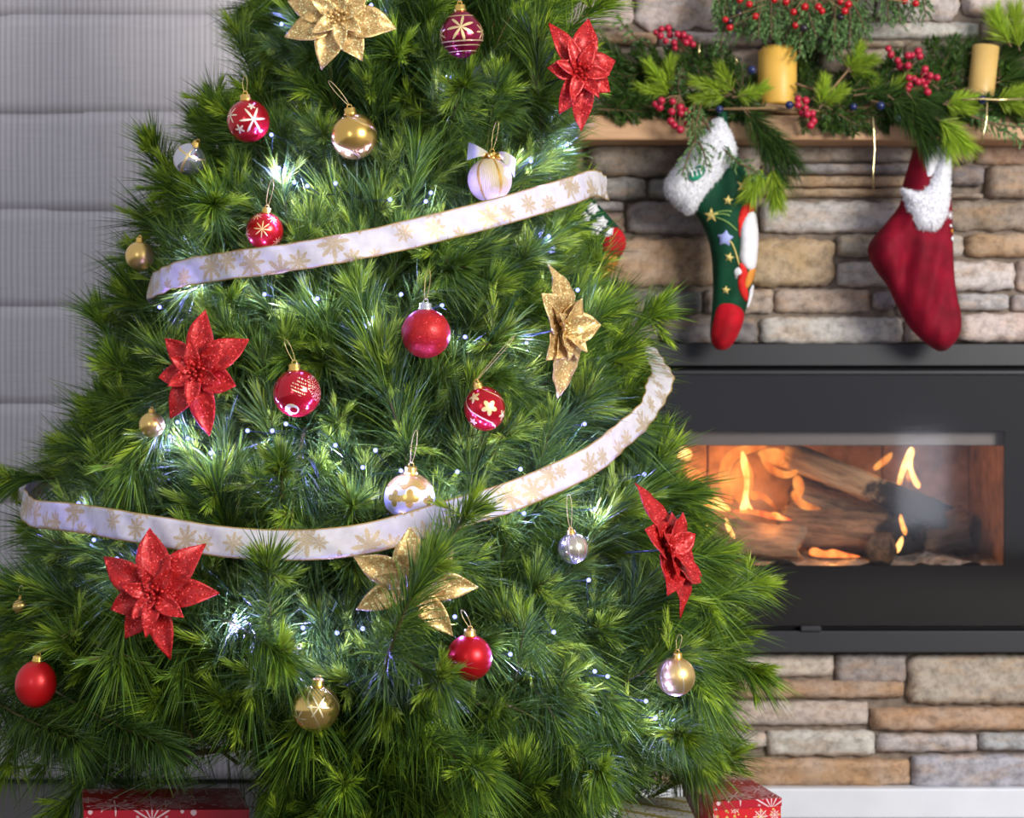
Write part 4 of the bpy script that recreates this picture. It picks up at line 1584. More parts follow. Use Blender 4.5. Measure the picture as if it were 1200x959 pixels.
bauble(541, 42, 26, bm_['ornate'], 'plum red ridged bauble with gold leaf painting and lines near the tree top', ridged=True, tilt=(0.12, -0.06), cord=0.03)
bauble(291, 142, 25, bm_['leaf'], 'red bauble with cream leaf pattern half covered by needles', tilt=(0.1, -0.1), keep=0.22, cord=0.03)
bauble(222, 187, 19, bm_['clear'], 'silver bauble with gold bands tucked into the needles by the blind', keep=0.18, tilt=(0.3, 0.5), cord=0.0)
bauble(415, 160, 27, bm_['gold_swirl'], 'shiny gold bauble with swirl relief below the golden flower', tilt=(0.1, -0.15), cord=0.05, sway=-0.6)
bauble(310, 271, 22, bm_['burst'], 'red bauble with gold starbursts just above the upper ribbon', tilt=(0.1, 0.12), cord=0.05, off=-0.025)
th_b = bauble(574, 211, 26, bm_['thread'], 'cream thread wound bauble with gold braid and gauze bow', cord=0.055, tilt=(0.05, 0.08), off=-0.035)
bauble(164, 300, 17, bm_['gold'], 'small gold bauble peeping out where the upper ribbon starts', keep=0.4, cord=0.0)
bauble(499, 391, 29, M['red_glitter_ball'], 'red glitter bauble with a silver cap', cap='silver_cap', tilt=(0.05, 0.0), cord=0.055)
bauble(348, 461, 28, bm_['script'], 'glossy red bauble with pale printed lines and gold motif', tilt=(0.08, -0.08), cord=0.04, sway=-0.3)
bauble(568, 479, 24, bm_['bloom'], 'red bauble with gold blossoms and swirls, tilted with a loose gold cord', tilt=(0.15, -0.30), cord=0.055, sway=1.6, keep=0.08, squash=1.1)
bauble(178, 498, 15, bm_['gold'], 'small dull gold bauble half hidden beside the red flower', keep=0.35, cord=0.0)
bauble(480, 584, 30, bm_['band'], 'gold bauble with a white flowered band resting on the lower ribbon', cord=0.06, off=-0.038, tilt=(0.05, 0.05))
bauble(672, 643, 18, bm_['champagne'], 'small champagne silver bauble on a long cord below the lower ribbon', cord=0.06, tilt=(0.0, -0.15), off=-0.01)
bauble(550, 771, 27, bm_['matte_red'], 'satin red bauble below the golden flower with open petals', tilt=(0.1, 0.03), cord=0.03, sway=-0.5, keep=0.05)
bauble(370, 830, 28, bm_['gold_vine'], 'bright gold bauble with fine vine lines above the presents', tilt=(0.1, 0.1), cord=0.0, keep=0.05)
bauble(42, 802, 24, bm_['plain_red'], 'plain red bauble on the darkest low branch by the blind', tilt=(0.05, 0.1), cord=0.05, sway=1.2, squash=1.16, clear_k=1.35)
bauble(792, 793, 23, bm_['gold_lined'], 'satin gold bauble with pale lines at the fireplace side of the tree', tilt=(0.1, 0.05), cord=0.03, keep=0.06)
bauble(24, 711, 9, bm_['gold'], 'tiny gold bauble hanging above the plain red one', cord=0.02, keep=0.25)
# beads and gauze on the thread ball
r_ = 26 / F * th_b.location.y
for k in range(6):
    a = 2 * PI * k / 6 + 0.4
    v, f = sphere_geo((0.40 * r_ * math.cos(a), 0.40 * r_ * math.sin(a), r_ * 1.08), r_ * 0.15, 12, 8)
    mk('bead', v, f, M['gold_cap'], th_b, local=True)
gz, ntg, outg = new_mat('gauze')
bg_ = NB(ntg)
gb = bg_.bsdf(None, (0.75, 0.70, 0.60), 0.6)
gt = bg_.n('ShaderNodeBsdfTransparent')
gm = bg_.n('ShaderNodeMixShader')
gm.inputs[0].default_value = 0.55
bg_.lk(gt.outputs[0], gm.inputs[1])
bg_.lk(gb.outputs[0], gm.inputs[2])
bg_.lk(gm.outputs[0], outg.inputs[0])
for s_ in (-1, 1):
    V, Fa = [], []
    for i in range(9):
        t = i / 8
        for j in range(5):
            q = j / 4 - 0.5
            V.append((s_ * (0.15 + 0.95 * t) * r_, -0.55 * r_ * math.sin(PI * t) + 0.05 * r_ * math.sin(q * 14), r_ * (1.15 - (0.55 * t * t if s_ > 0 else -0.05 * t)) + q * r_ * (0.15 + 0.7 * t)))
    for i in range(8):
        for j in range(4):
            q = i * 5 + j
            Fa.append((q, q + 1, q + 6, q + 5))
    mk('gauze_bow', V, Fa, gz, th_b, local=True)

# ------------------------------------------------------------------ poinsettia flowers
def petal_mesh(L, W, curl, cup, fold, seed, twist=0.0):
    V, Fa = [], []
    n, m = 14, 7
    for i in range(n + 1):
        s = i / n
        w = W * (max(0.0, s) ** 1.0 * max(0.0, 1 - s) ** 1.1) / 0.2335 * 0.92 + 0.0012 * (1 - s)
        if s > 0.97:
            w = 0.0006
        for j in range(m):
            q = j / (m - 1) * 2 - 1
            x = q * w
            z = cup * abs(q) ** 1.4 * w - curl * s * s * L + 0.03 * L * math.sin(s * 9 + seed) + fold * 0.05 * w * math.sin(s * 26 + abs(q) * 6 + seed)
            a = twist * s
            V.append((x * math.cos(a) - 0 * math.sin(a) + 0.02 * L * math.sin(seed + s * 4), s * L, z + x * math.sin(a)))
    for i in range(n):
        for j in range(m - 1):
            q = i * m + j
            Fa.append((q, q + 1, q + m + 1, q + m))
    return V, Fa


def poinsettia(px, py, outer, inner, mat, label, face, off=0.03, lenk=1.0, core=0.012, seed=1.0, clr=0.055, keep=0.03, clr_pts=None):
    """outer/inner: list of (screen angle deg clockwise from up, length px, half width px, lift deg); face: facing direction"""
    p, az = hit(px, py, off)
    n = Vector(face).normalized()
    upv = Vector((0, 0, 1))
    xr = upv.cross(n).normalized()       # photo right when facing the camera (-y)
    if xr.length < 0.1:
        xr = Vector((1, 0, 0))
    yu = n.cross(xr).normalized()
    Mx = Matrix((xr, yu, n)).transposed().to_4x4()
    root = empty('poinsettia_flower', p, label, 'artificial flower')
    root.rotation_euler = Mx.to_euler()
    k = p.y / F
    rs_ = random.Random(int(seed * 100))
    for lst, zoff, nm in ((outer, 0.0, 'petal'), (inner, 0.006, 'inner_petal')):
        for i, (a, L, W, lift) in enumerate(lst):
            V, Fa = petal_mesh(L * k * lenk * (1.0 if nm == 'petal' else 1.15), W * k * 1.06, 0.16 + 0.12 * rs_.random(), 0.38, 1.0, rs_.random() * 6, rs_.uniform(-0.3, 0.3))
            o = mk(nm, V, Fa, mat, root, local=True)
            sm = o.modifiers.new('thickness', 'SOLIDIFY')
            sm.thickness = 0.0008
            o.matrix_local = Matrix.Translation((0, 0, zoff)) @ Matrix.Rotation(-math.radians(a), 4, 'Z') @ Matrix.Rotation(math.radians(lift), 4, 'X')
    for i in range(11):
        a = i * 2.4
        r = core * 0.36 * math.sqrt(i)
        v, f = sphere_geo((r * math.cos(a), r * math.sin(a), 0.013 + 0.004 * rs_.random()), core * 0.26, 8, 6)
        mk('stamen', v, f, mat, root, local=True)
    # green wire stem into the tree
    inw = Mx.to_3x3().transposed() @ (Vector((-math.cos(az), -math.sin(az), -0.1)) * 0.07)
    v, f = tube_geo([(0, 0, 0.004), inw * 0.5, inw], 0.0015, 6)
    mk('wire_stem', v, f, M['wire'], root, local=True)
    clear(p, az, clr, keep)
    for q in (clr_pts or []):
        pq, aq = hit(q[0], q[1], off)
        clear(pq, aq, 0.020, keep)
    return root


def pet_pts(cx, cy, lst, fr=(0.5, 0.85)):
    return [(cx + L * s * math.sin(math.radians(a)), cy - L * s * math.cos(math.radians(a))) for a, L, W, l in lst for s in fr]


A_o = [(-68, 64, 17, 8), (-108, 66, 17, 6), (-160, 62, 17, 8), (152, 56, 17, 8), (98, 66, 20, 6), (40, 52, 17, 14), (-15, 48, 17, 12)]
A_i = [(-60, 34, 9, 30), (-125, 32, 9, 28), (172, 36, 9, 26), (128, 30, 9, 26), (70, 30, 9, 30), (5, 28, 9, 34)]
poinsettia(397, 22, A_o, A_i, M['gold_glitter'], 'gold glitter poinsettia facing out at the top of the tree', (0.02, -1, 0.10), seed=1.1, clr=0.03, clr_pts=pet_pts(397, 22, A_o))
B_o = [(-30, 66, 13, 14), (12, 66, 16, 10), (70, 48, 17, 12), (118, 42, 16, 14), (176, 66, 13, 10), (-155, 52, 13, 12), (-82, 38, 13, 14)]
B_i = [(-25, 38, 9, 34), (20, 34, 9, 36), (95, 30, 9, 32), (150, 34, 8, 30), (-160, 34, 8, 30), (-75, 30, 8, 32)]
poinsettia(678, 86, B_o, B_i, M['red_glitter'], 'bright red poinsettia beside the mantel at the stone wall side', (0.25, -1, 0.05), seed=2.2, clr=0.03, clr_pts=pet_pts(678, 86, B_o), off=0.04)
C_o = [(5, 74, 16, 8), (55, 70, 19, 8), (108, 48, 18, 14), (168, 74, 15, 8), (-148, 62, 16, 10), (-98, 46, 15, 14), (-45, 56, 14, 14)]
C_i = [(-10, 34, 9, 34), (60, 34, 9, 30), (115, 30, 9, 30), (-175, 38, 9, 26), (-120, 32, 9, 30), (-60, 30, 9, 32)]
poinsettia(232, 437, C_o, C_i, M['red_glitter'], 'red poinsettia pinned between the two ribbons', (-0.10, -1, 0.08), seed=3.1, clr=0.03, clr_pts=pet_pts(232, 437, C_o))
D_o = [(-4, 76, 30, 6), (-50, 60, 26, 20), (-140, 46, 22, 16), (175, 80, 26, 6), (150, 44, 18, 30), (40, 46, 18, 34), (85, 52, 18, 50)]
D_i = [(15, 36, 14, 46), (75, 36, 12, 52), (-60, 30, 10, 40), (140, 34, 12, 44), (190, 34, 12, 30)]
poinsettia(655, 386, D_o, D_i, M['gold_glitter'], 'gold glitter poinsettia seen from the side near the curled ribbon end', (0.92, -0.62, 0.05), seed=4.3, clr=0.035, clr_pts=[(655, 340), (655, 322), (658, 420), (662, 445), (640, 360), (643, 405), (675, 370), (682, 385)], off=0.045, core=0.014)
E_o = [(-8, 78, 20, 8), (42, 78, 19, 8), (88, 72, 17, 8), (168, 76, 15, 8), (-145, 62, 16, 10), (-108, 58, 17, 10), (-58, 80, 18, 8)]
E_i = [(35, 36, 9, 32), (125, 40, 11, 22), (-172, 44, 10, 22), (-140, 34, 9, 28), (-75, 36, 9, 30), (-20, 30, 9, 34)]
poinsettia(184, 697, E_o, E_i, M['red_glitter'], 'large red poinsettia just under the lower ribbon by the blind', (-0.12, -1, 0.12), seed=5.7, clr=0.03, clr_pts=pet_pts(184, 697, E_o), off=0.045)
F_o = [(-3, 68, 20, 8), (48, 66, 20, 8), (92, 76, 17, 8), (142, 74, 15, 8), (-62, 76, 17, 8), (-112, 70, 15, 8)]
F_i = [(40, 34, 10, 30), (90, 40, 10, 24), (140, 34, 9, 26), (-75, 40, 10, 26), (-30, 28, 9, 32)]
poinsettia(483, 687, F_o, F_i, M['gold_glitter'], 'gold glitter poinsettia with open petals under the lower ribbon', (0.05, -1, 0.10), seed=6.2, clr=0.025, clr_pts=pet_pts(483, 687, F_o), off=0.05, keep=0.03)
G_o = [(-8, 84, 26, 4), (-60, 50, 24, 20), (-150, 60, 26, 16), (165, 84, 24, 4), (130, 70, 24, 18), (60, 40, 20, 40), (25, 46, 18, 30)]
G_i = [(20, 40, 14, 44), (70, 34, 14, 54), (150, 44, 14, 40), (-60, 30, 10, 40), (200, 34, 12, 30)]
gf = poinsettia(778, 645, G_o, G_i, M['red_glitter'], 'red poinsettia seen edge on at the fireplace side of the tree', (0.93, -0.55, 0.28), seed=7.9, clr=0.035, clr_pts=[(757, 595), (765, 612), (770, 628), (790, 672), (800, 690), (770, 665), (785, 630)], off=0.045, core=0.014)

# ------------------------------------------------------------------ ribbons
def ribbon(pts, label, ext, off=(0.0, 0.02, 0.0), width=0.042, seed=0.0, flare=False):
    az, zz = [], []

    def offs(a):
        q = min(1.0, abs(a + PI / 2) / (PI / 2 * 0.95)) ** 2
        return off[1] * (1 - q) + (off[0] if a < -PI / 2 else off[2]) * q
    for k_, (px, py) in enumerate(pts):
        p, a = hit(px, py, off[1])
        p, a = hit(px, py, offs(a))
        az.append(a)
        zz.append(p.z)
        clear(p, a, 0.024 if 0 < k_ < len(pts) - 1 else 0.036, 0.03, 0.16)
    s0 = (zz[1] - zz[0]) / (az[1] - az[0])
    s1 = (zz[-1] - zz[-2]) / (az[-1] - az[-2])
    # carry on round the sides of the tree
    A = [az[0] - ext[0], az[0] - ext[0] * 0.5] + az + [az[-1] + ext[1] * 0.5, az[-1] + ext[1]]
    Z = [zz[0] + ext[2], zz[0] + ext[2] * 0.5] + zz + [zz[-1] + ext[3] * 0.5, zz[-1] + ext[3]]
    A, Z = np.array(A), np.array(Z)
    n = 240
    a = np.linspace(A[0], A[-1], n)
    z = np.interp(a, A, Z)
    kk = np.ones(9) / 9
    zp = np.pad(z, 4, mode='edge')
    z = np.convolve(zp, kk, 'valid')
    C = []
    for i in range(n):
        r = Rz(z[i]) + offs(a[i]) + 0.004 * math.sin(a[i] * 7 + seed) + 0.002 * math.sin(a[i] * 19 + seed * 2)
        C.append(Vector((ax(z[i]) + r * math.cos(a[i]), AY + r * math.sin(a[i]), z[i])))
    V, Fa, UV = [], [], []
    m = 7
    s = 0.0
    for i in range(n):
        t = (C[min(i + 1, n - 1)] - C[max(i - 1, 0)]).normalized()
        if i:
            s += (C[i] - C[i - 1]).length
        nr = Vector((math.cos(a[i]), math.sin(a[i]), 0.12 + 0.06 * math.sin(a[i] * 7 + seed))).normalized()
        wv = nr.cross(t).normalized()
        if wv.z < 0:
            wv = -wv
        if flare and a[i] > az[-2]:
            q = min(1.0, (a[i] - az[-2]) / 0.35)
            wv = (wv * (1 - 0.55 * q) + Vector((math.cos(a[i]), math.sin(a[i]) - 0.25, 0.0)) * -0.9 * q).normalized()
        for j in range(m):
            q = j / (m - 1)
            rp = 0.0014 * math.sin(s * 55 + q * 3 + seed) * (1 if j not in (0, m - 1) else 0.4) + 0.0015 * math.sin(s * 130 + q * 5)
            V.append(C[i] + wv * (q - 0.5) * width + nr * rp)
            UV.append((s, q * width))
    for i in range(n - 1):
        for j in range(m - 1):
            q = i * m + j
            Fa.append((q, q + 1, q + m + 1, q + m))
    o = mk('ribbon_garland', V, Fa, M['ribbon'], None, uv=UV)
    sm = o.modifiers.new('thickness', 'SOLIDIFY')
    sm.thickness = 0.0006
    tag(o, label, 'ribbon')
    return o


ribbon([(190, 327), (215, 319), (260, 312), (320, 305), (380, 296), (440, 284), (500, 270), (560, 255), (620, 238), (665, 224), (698, 214)],
       'white ribbon with gold snowflakes wound round the upper part of the tree', (0.9, 0.45, -0.03, 0.01), off=(-0.10, 0.015, -0.01), seed=0.6)
ribbon([(36, 602), (70, 605), (130, 613), (200, 625), (270, 636), (340, 640), (400, 637), (460, 625), (520, 606), (580, 588), (640, 565), (690, 540), (730, 512), (755, 488), (768, 462)],
       'white ribbon with gold snowflakes wound round the broad lower part of the tree', (0.9, 0.9, 0.08, 0.16), off=(0.012, 0.02, 0.012), seed=2.6, flare=True)

# ------------------------------------------------------------------ fairy lights
LEDS = [(318, 158), (327, 197), (345, 214), (360, 218), (393, 215), (435, 6), (330, 28), (457, 234), (499, 236), (505, 226), (622, 189), (664, 170), (529, 91),
        (643, 277), (590, 250), (187, 360), (225, 325), (310, 345), (372, 350), (438, 372), (470, 345), (518, 358), (545, 395), (617, 402), (677, 340),
        (208, 495), (199, 512), (220, 514), (247, 531), (290, 505), (319, 505), (335, 497), (393, 522), (440, 528), (425, 548), (470, 552), (536, 553),
        (570, 581), (614, 602), (685, 497), (710, 513), (697, 597), (755, 556), (610, 550), (66, 600), (92, 590), (110, 633), (137, 655), (275, 722),
        (355, 736), (395, 742), (425, 737), (533, 723), (649, 741), (598, 767), (697, 787), (712, 793), (757, 822), (768, 842), (790, 845), (690, 680)]
M['led'] = emit_mat('led_bulb', (0.25, 0.28, 1.0), 2.6)
lr = random.Random(9)
lights = empty('fairy_light_string', (AX, AY, 0.6), 'string of small blue white fairy lights wound through the tree', 'fairy lights')
wp = []
v0, f0 = sphere_geo((0, 0, 0), 0.0030, 10, 8)
led_me = bpy.data.meshes.new('led_bulb')
led_me.from_pydata(v0, [], f0)
led_me.materials.append(M['led'])
for px, py in LEDS:
    p, az = hit(px, py, lr.uniform(-0.035, -0.005))
    o = link_mesh('led_bulb', led_me, None, lights)
    o.location = p - lights.location
    clear(p, az, 0.009, 0.0, 0.2)
    l = bpy.data.lights.new('led_glow', 'POINT')
    l.energy = 0.20 if lr.random() < 0.5 else 0.60
    l.color = (0.24, 0.22, 1.0)
    l.shadow_soft_size = 0.004
    lo = bpy.data.objects.new('led_glow', l)
    COL.objects.link(lo)
    lo.parent = lights
    lo.location = (p + (CAMP - p).normalized() * 0.006 + Vector((0, 0, -0.006))) - lights.location
    wp.append((p, az))
wp.sort(key=lambda q: (round(q[0].z / 0.13), q[1] if round(q[0].z / 0.13) % 2 else -q[1]))
pts = []
for i, (p, az) in enumerate(wp):
    pts.append(p + Vector((-math.cos(az), -math.sin(az), 0)) * 0.004)
    pts.append(p + Vector((-math.cos(az), -math.sin(az), -0.1)) * 0.06)
    if i + 1 < len(wp):
        q = wp[i + 1]
        mid = (p + q[0]) / 2
        ma = math.atan2(mid.y - AY, mid.x - ax(mid.z))
        rad = max(0.05, min(math.hypot(p.x - ax(p.z), p.y - AY), math.hypot(q[0].x - ax(q[0].z), q[0].y - AY)) - 0.07)
        pts.append(Vector((ax(mid.z) + rad * math.cos(ma), AY + rad * math.sin(ma), mid.z - 0.006)))
fine = []
for a, b in zip(pts[:-1], pts[1:]):
    k = max(1, int((b - a).length / 0.008))
    fine += [a + (b - a) * i / k for i in range(k)]
fine.append(pts[-1])
for i, q in enumerate(fine):      # the wire runs round the back of the baubles
    for bc, br in BALLS:
        c = Vector(bc)
        if (q - c).length < br + 0.004:
            fine[i] = c + (q - c + Vector((0, 0.012, 0))).normalized() * (br + 0.004)
v, f = tube_geo(fine, 0.0008, 5)
mk('light_wire', v, f, M['wire'], lights)

# ------------------------------------------------------------------ presents
def gift_mat(name, base, deco, scale, size, gold=None, arms=8, fill_=0.1, power=6.0):
    m, nt, out = new_mat(name)
    b = NB(nt)
    uv = b.uv()
    fl = b.flakes(uv, scale, size, arms, 0.8, fill_, power)
    c = b.mix(fl, base, deco)
    dots = b.flakes(b.vmath('ADD', uv, (0.31, 0.17, 0)), scale * 2.4, 0.16, 4, 1.0, 0.9, 1.0)
    c = b.mix(dots, c, gold or deco)
    b.bsdf(out, c, 0.28, 0.1, 0.5, b.noise(uv, 60, 2, dim='2D'), 0.08, 0.003, Coat_Weight=0.4)
    return m


def text_mat():
    m, nt, out = new_mat('cream_gold_paper')
    b = NB(nt)
    uv = b.uv()
    sp = b.n('ShaderNodeSeparateXYZ')
    b.lk(uv, sp.inputs[0])
    rows = b.step(b.math('SINE', b.math('MULTIPLY', sp.outputs[1], 2 * PI / 0.0085)), -0.2, 0.2)
    dash = b.step(b.noise(b.vmath('MULTIPLY', uv, (1, 0.35, 0)), 190, 1, dim='2D'), 0.36, 0.04)
    band = b.step(b.math('SINE', b.math('MULTIPLY', b.math('ADD', sp.outputs[0], sp.outputs[1]), 2 * PI / 0.075)), -0.72, 0.05)
    k = b.math('MULTIPLY', b.math('MULTIPLY', rows, dash), band)
    c = b.mix(k, (0.34, 0.27, 0.07), (0.85, 0.84, 0.84))
    b.bsdf(out, c, 0.35, 0.2, 0.5)
    return m


M['gift_red'] = gift_mat('red_flake_paper', (0.42, 0.006, 0.022), (0.72, 0.50, 0.53), 15.0, 0.62, arms=12, power=9.0)
M['gift_bright'] = gift_mat('red_gold_paper', (0.60, 0.012, 0.02), (0.80, 0.66, 0.62), 30.0, 0.5, gold=(0.66, 0.45, 0.12))
M['gift_cream'] = text_mat()


BOXES = []


def gift(corner, dx, dy, h, mat, lid_mat, label, strap=None):
    """box with base corner, edge vectors dx, dy on the floor"""
    c0 = Vector(corner)
    dx, dy = Vector(dx), Vector(dy)
    BOXES.append((np.array(c0), np.array(dx), np.array(dy), h))
    root = empty('wrapped_present', c0 + (dx + dy) / 2, label, 'present')
    up = Vector((0, 0, h))
    V, Fa, UV = [], [], []

    def quad(a, u, w):
        n = len(V)
        V.extend([a, a + u, a + u + w, a + w])
        Fa.append((n, n + 1, n + 2, n + 3))
        UV.extend([(0, 0), (u.length, 0), (u.length, w.length), (0, w.length)])
    quad(c0, dx, up)
    quad(c0 + dx, dy, up)
    quad(c0 + dx + dy, -dx, up)
    quad(c0 + dy, -dy, up)
    quad(c0 + dy, dx, -dy)
    o = mk('paper', V, Fa, mat, root, smooth=False, uv=UV)
    quads_top = [c0 + up, c0 + dx + up, c0 + dx + dy + up, c0 + dy + up]
    # folded top sheet a little proud of the box
    e = 0.0012
    ex, ey = dx.normalized() * e, dy.normalized() * e
    T = [quads_top[0] - ex - ey, quads_top[1] + ex - ey, quads_top[2] + ex + ey, quads_top[3] - ex + ey]
    V2 = [t + Vector((0, 0, e)) for t in T] + [t - Vector((0, 0, 0.012)) for t in T]
    F2 = [(0, 1, 2, 3), (4, 5, 1, 0), (5, 6, 2, 1), (6, 7, 3, 2), (7, 4, 0, 3)]
    UV2 = [(0, 0), (dx.length, 0), (dx.length, dy.length), (0, dy.length), (0, -0.012), (dx.length, -0.012), (dx.length, dy.length + .012), (0, dy.length + .012)]
    mk('top_fold', V2, F2, lid_mat, root, smooth=False, uv=UV2)
    return root


def top_pt(px, py, z):
    Y = (CZ - z) * F / (py - 479.5)
    return Vector(((px - 600) / F * Y, Y, 0))


zt = 0.235
a, b2, d = top_pt(99, 951, zt), top_pt(291, 950, zt), top_pt(97, 926, zt)
gift(a, b2 - a, (d - a), zt, M['gift_red'], M['gift_red'], 'crimson wrapped present with white snowflakes under the tree by the blind')
zt = 0.20
a, b2, d = top_pt(836, 941, zt), top_pt(915, 936, zt), top_pt(800, 917, zt)
gift(a, b2 - a, (d - a), zt, M['gift_bright'], M['gift_red'], 'bright red present with gold and white print at the fireplace side')
zt = 0.19
a, b2, d = top_pt(734, 972, zt), top_pt(818, 970, zt), top_pt(724, 937, zt)
gift(a, b2 - a, (d - a), zt, M['gift_cream'], M['gift_cream'], 'present in cream and gold printed paper next to the bright red one')

# ------------------------------------------------------------------ solid ornaments that no needle may pierce
SOLIDS = []      # (bvh, centre, radius)


def add_solid(o, pieces=1):
    me = o.data
    co = np.zeros(len(me.vertices) * 3, dtype=np.float32)
    me.vertices.foreach_get('co', co)
    mw = np.array(o.matrix_world)
    W = co.reshape(-1, 3) @ mw[:3, :3].T + mw[:3, 3]
    polys = [tuple(p.vertices) for p in me.polygons]
    step = max(1, math.ceil(len(polys) / pieces))
    for a in range(0, len(polys), step):
        pl = polys[a:a + step]
        pts = W[sorted({i for p in pl for i in p})]
        c = (pts.min(0) + pts.max(0)) / 2
        SOLIDS.append((BVHTree.FromPolygons([tuple(q) for q in W], pl), c, float(np.linalg.norm(pts - c, axis=1).max())))


def collect_solids(test, pieces=1):
    bpy.context.view_layer.update()
    for o in list(COL.objects):
        if o.type == 'MESH' and test(o):
            add_solid(o, pieces)
    return np.array([q[1] for q in SOLIDS]), np.array([q[2] for q in SOLIDS])


def root_name(o):
    while o.parent is not None:
        o = o.parent
    return o.name.split('.')[0]


def near_solids(c, rad):
    return np.where(np.linalg.norm(SO_C - c, axis=1) < SO_R + rad)[0]


def free_needles(W, ids):
    """mask of the needles (n,5,3) that neither pierce nor lie inside a solid"""
    p, m, t = (W[:, 0] + W[:, 1]) / 2, (W[:, 2] + W[:, 3]) / 2, W[:, 4]
    ok = np.ones(len(W), bool)
    if not len(W):
        return ok
    mean = m.mean(0)
    reach = float(np.abs(m - mean).max()) * 1.8 + 0.08
    for c0, ex, ey, h in BOXES:
        if np.linalg.norm((c0 + (ex + ey) / 2)[:2] - mean[:2]) > reach + 0.2 or mean[2] > h + reach:
            continue
        for q in (p, m, t):
            r = q - c0
            u, v = r @ ex / (ex @ ex), r @ ey / (ey @ ey)
            ok &= ~((u > -0.02) & (u < 1.02) & (v > -0.02) & (v < 1.02) & (q[:, 2] < h + 0.002))
    for i in ids:
        bvh, c, rad = SOLIDS[i]
        d = np.minimum(np.linalg.norm(m - c, axis=1), np.minimum(np.linalg.norm(p - c, axis=1), np.linalg.norm(t - c, axis=1)))
        for k in np.where(ok & (d < rad + 0.02))[0]:
            for a, b in ((p[k], m[k]), (m[k], t[k])):
                e = b - a
                L = float(np.linalg.norm(e))
                if L > 1e-6 and bvh.ray_cast(Vector(a), Vector(e), L)[0] is not None:
                    ok[k] = False
                    break
    for bc, br in BALLS:
        if np.linalg.norm(bc - mean) > reach + br:
            continue
        for q in (p, m, t):
            ok &= np.linalg.norm(q - bc, axis=1) > br
    return ok


def stem_free(st, ids):
    for i in ids:
        for a, b in zip(st[:-1], st[1:]):
            e = b - a
            L = float(np.linalg.norm(e))
            if L > 1e-6 and SOLIDS[i][0].ray_cast(Vector(a), Vector(e), L)[0] is not None:
                return False
    for bc, br in BALLS:
        if np.linalg.norm(st - bc, axis=1).min() < br:
            return False
    for c0, ex, ey, h in BOXES:
        r = st - c0
        u, v = r @ ex / (ex @ ex), r @ ey / (ey @ ey)
        if ((u > -0.02) & (u < 1.02) & (v > -0.02) & (v < 1.02) & (st[:, 2] < h + 0.003)).any():
            return False
    return True


collect_solids(lambda o: root_name(o) == 'ribbon_garland', 24)
collect_solids(lambda o: root_name(o) == 'poinsettia_flower' and 'petal' in o.name)
collect_solids(lambda o: root_name(o) in ('bauble', 'wrapped_present') and o.name.split('.')[0] in ('body', 'cap', 'paper', 'top_fold', 'bead'))
SO_C, SO_R = np.array([q[1] for q in SOLIDS]), np.array([q[2] for q in SOLIDS])

# ------------------------------------------------------------------ the tree itself
tree = empty('christmas_tree', (AX, AY, 0), 'bushy green pine christmas tree with long soft needles', 'christmas tree')
tp_ = [(ax(z) + 0.006 * math.sin(z * 5), AY + 0.008 * math.cos(z * 4), z) for z in np.linspace(0, 2.2, 24)]
v, f = tube_geo(tp_, [0.045 - 0.04 * i / 23 for i in range(24)], 10)
mk('trunk', v, f, M['bark'], tree)
trng = np.random.default_rng(77)
k = 0
for z in np.arange(0.30, 2.1, 0.12):
    nbh = 7
    for i in range(nbh):
        az = 2 * PI * i / nbh + k * 0.55 + trng.normal(0, 0.12)
        rise = 0.10 if z > 0.4 else 0.02
        r = max(0.05, Rz(z + rise) - 0.15)
        st = []
        for t in np.linspace(0, 1, 7):
            st.append((ax(z) + r * t * math.cos(az), AY + r * t * math.sin(az), z + rise * t ** 1.4))
        v, f = tube_geo(st, [0.011 - 0.007 * q / 6 for q in range(7)], 6)
        mk('bough', v, f, M['bark'], tree)
        k += 1

for px, py in ((70, 862), (105, 872), (140, 890), (175, 893), (205, 903), (235, 905), (255, 912), (20, 925), (55, 915), (80, 935), (25, 850), (5, 830)):
    far = P(px, py, 3.75)
    CLEAR.append((np.array(far), np.array((CAMP - far).normalized()), 1.5, 0.021, 0.25))
for px, py, Y in [(x, y, 2.68) for x in range(105, 291, 18) for y in (930, 946, 962)] + [(x, y, 3.0) for x in (845, 865, 885, 905) for y in (928, 945, 962)] + [(x, y, 2.9) for x in (745, 765, 785, 805) for y in (944, 960)]:
    far = P(px, py, Y)
    CLEAR.append((np.array(far), np.array((CAMP - far).normalized()), 0.45, 0.016, 0.05))
for px, py in ((724, 276), (728, 290), (716, 308), (712, 284), (706, 262), (696, 250)):
    far = P(px, py, 3.6)
    CLEAR.append((np.array(far), np.array((CAMP - far).normalized()), 1.2, 0.013, 0.12))
CL_P = np.array([c[0] for c in CLEAR])
CL_D = np.array([c[1] for c in CLEAR])
CL_L = np.array([c[2] for c in CLEAR])
CL_R = np.array([c[3] for c in CLEAR])
CL_K = np.array([c[4] for c in CLEAR])


def blocked(pts, idx, extra=0.0):
    """distance test of points against the clear lanes idx -> (n,) bool and keep prob"""
    bad = np.zeros(len(pts), bool)
    kp = np.ones(len(pts))
    for i in idx:
        q = pts - CL_P[i]
        t = np.clip(q @ CL_D[i], -0.2 * CL_R[i], CL_L[i])
        d = np.linalg.norm(q - t[:, None] * CL_D[i], axis=1)
        h = d < CL_R[i] + extra
        bad |= h
        kp[h] = np.minimum(kp[h], CL_K[i])
    return bad, kp


def near(c, rad):
    q = c - CL_P
    t = np.clip(np.sum(q * CL_D, 1), 0, CL_L)
    d = np.linalg.norm(q - t[:, None] * CL_D, axis=1)
    return np.where(d < CL_R + rad)[0]


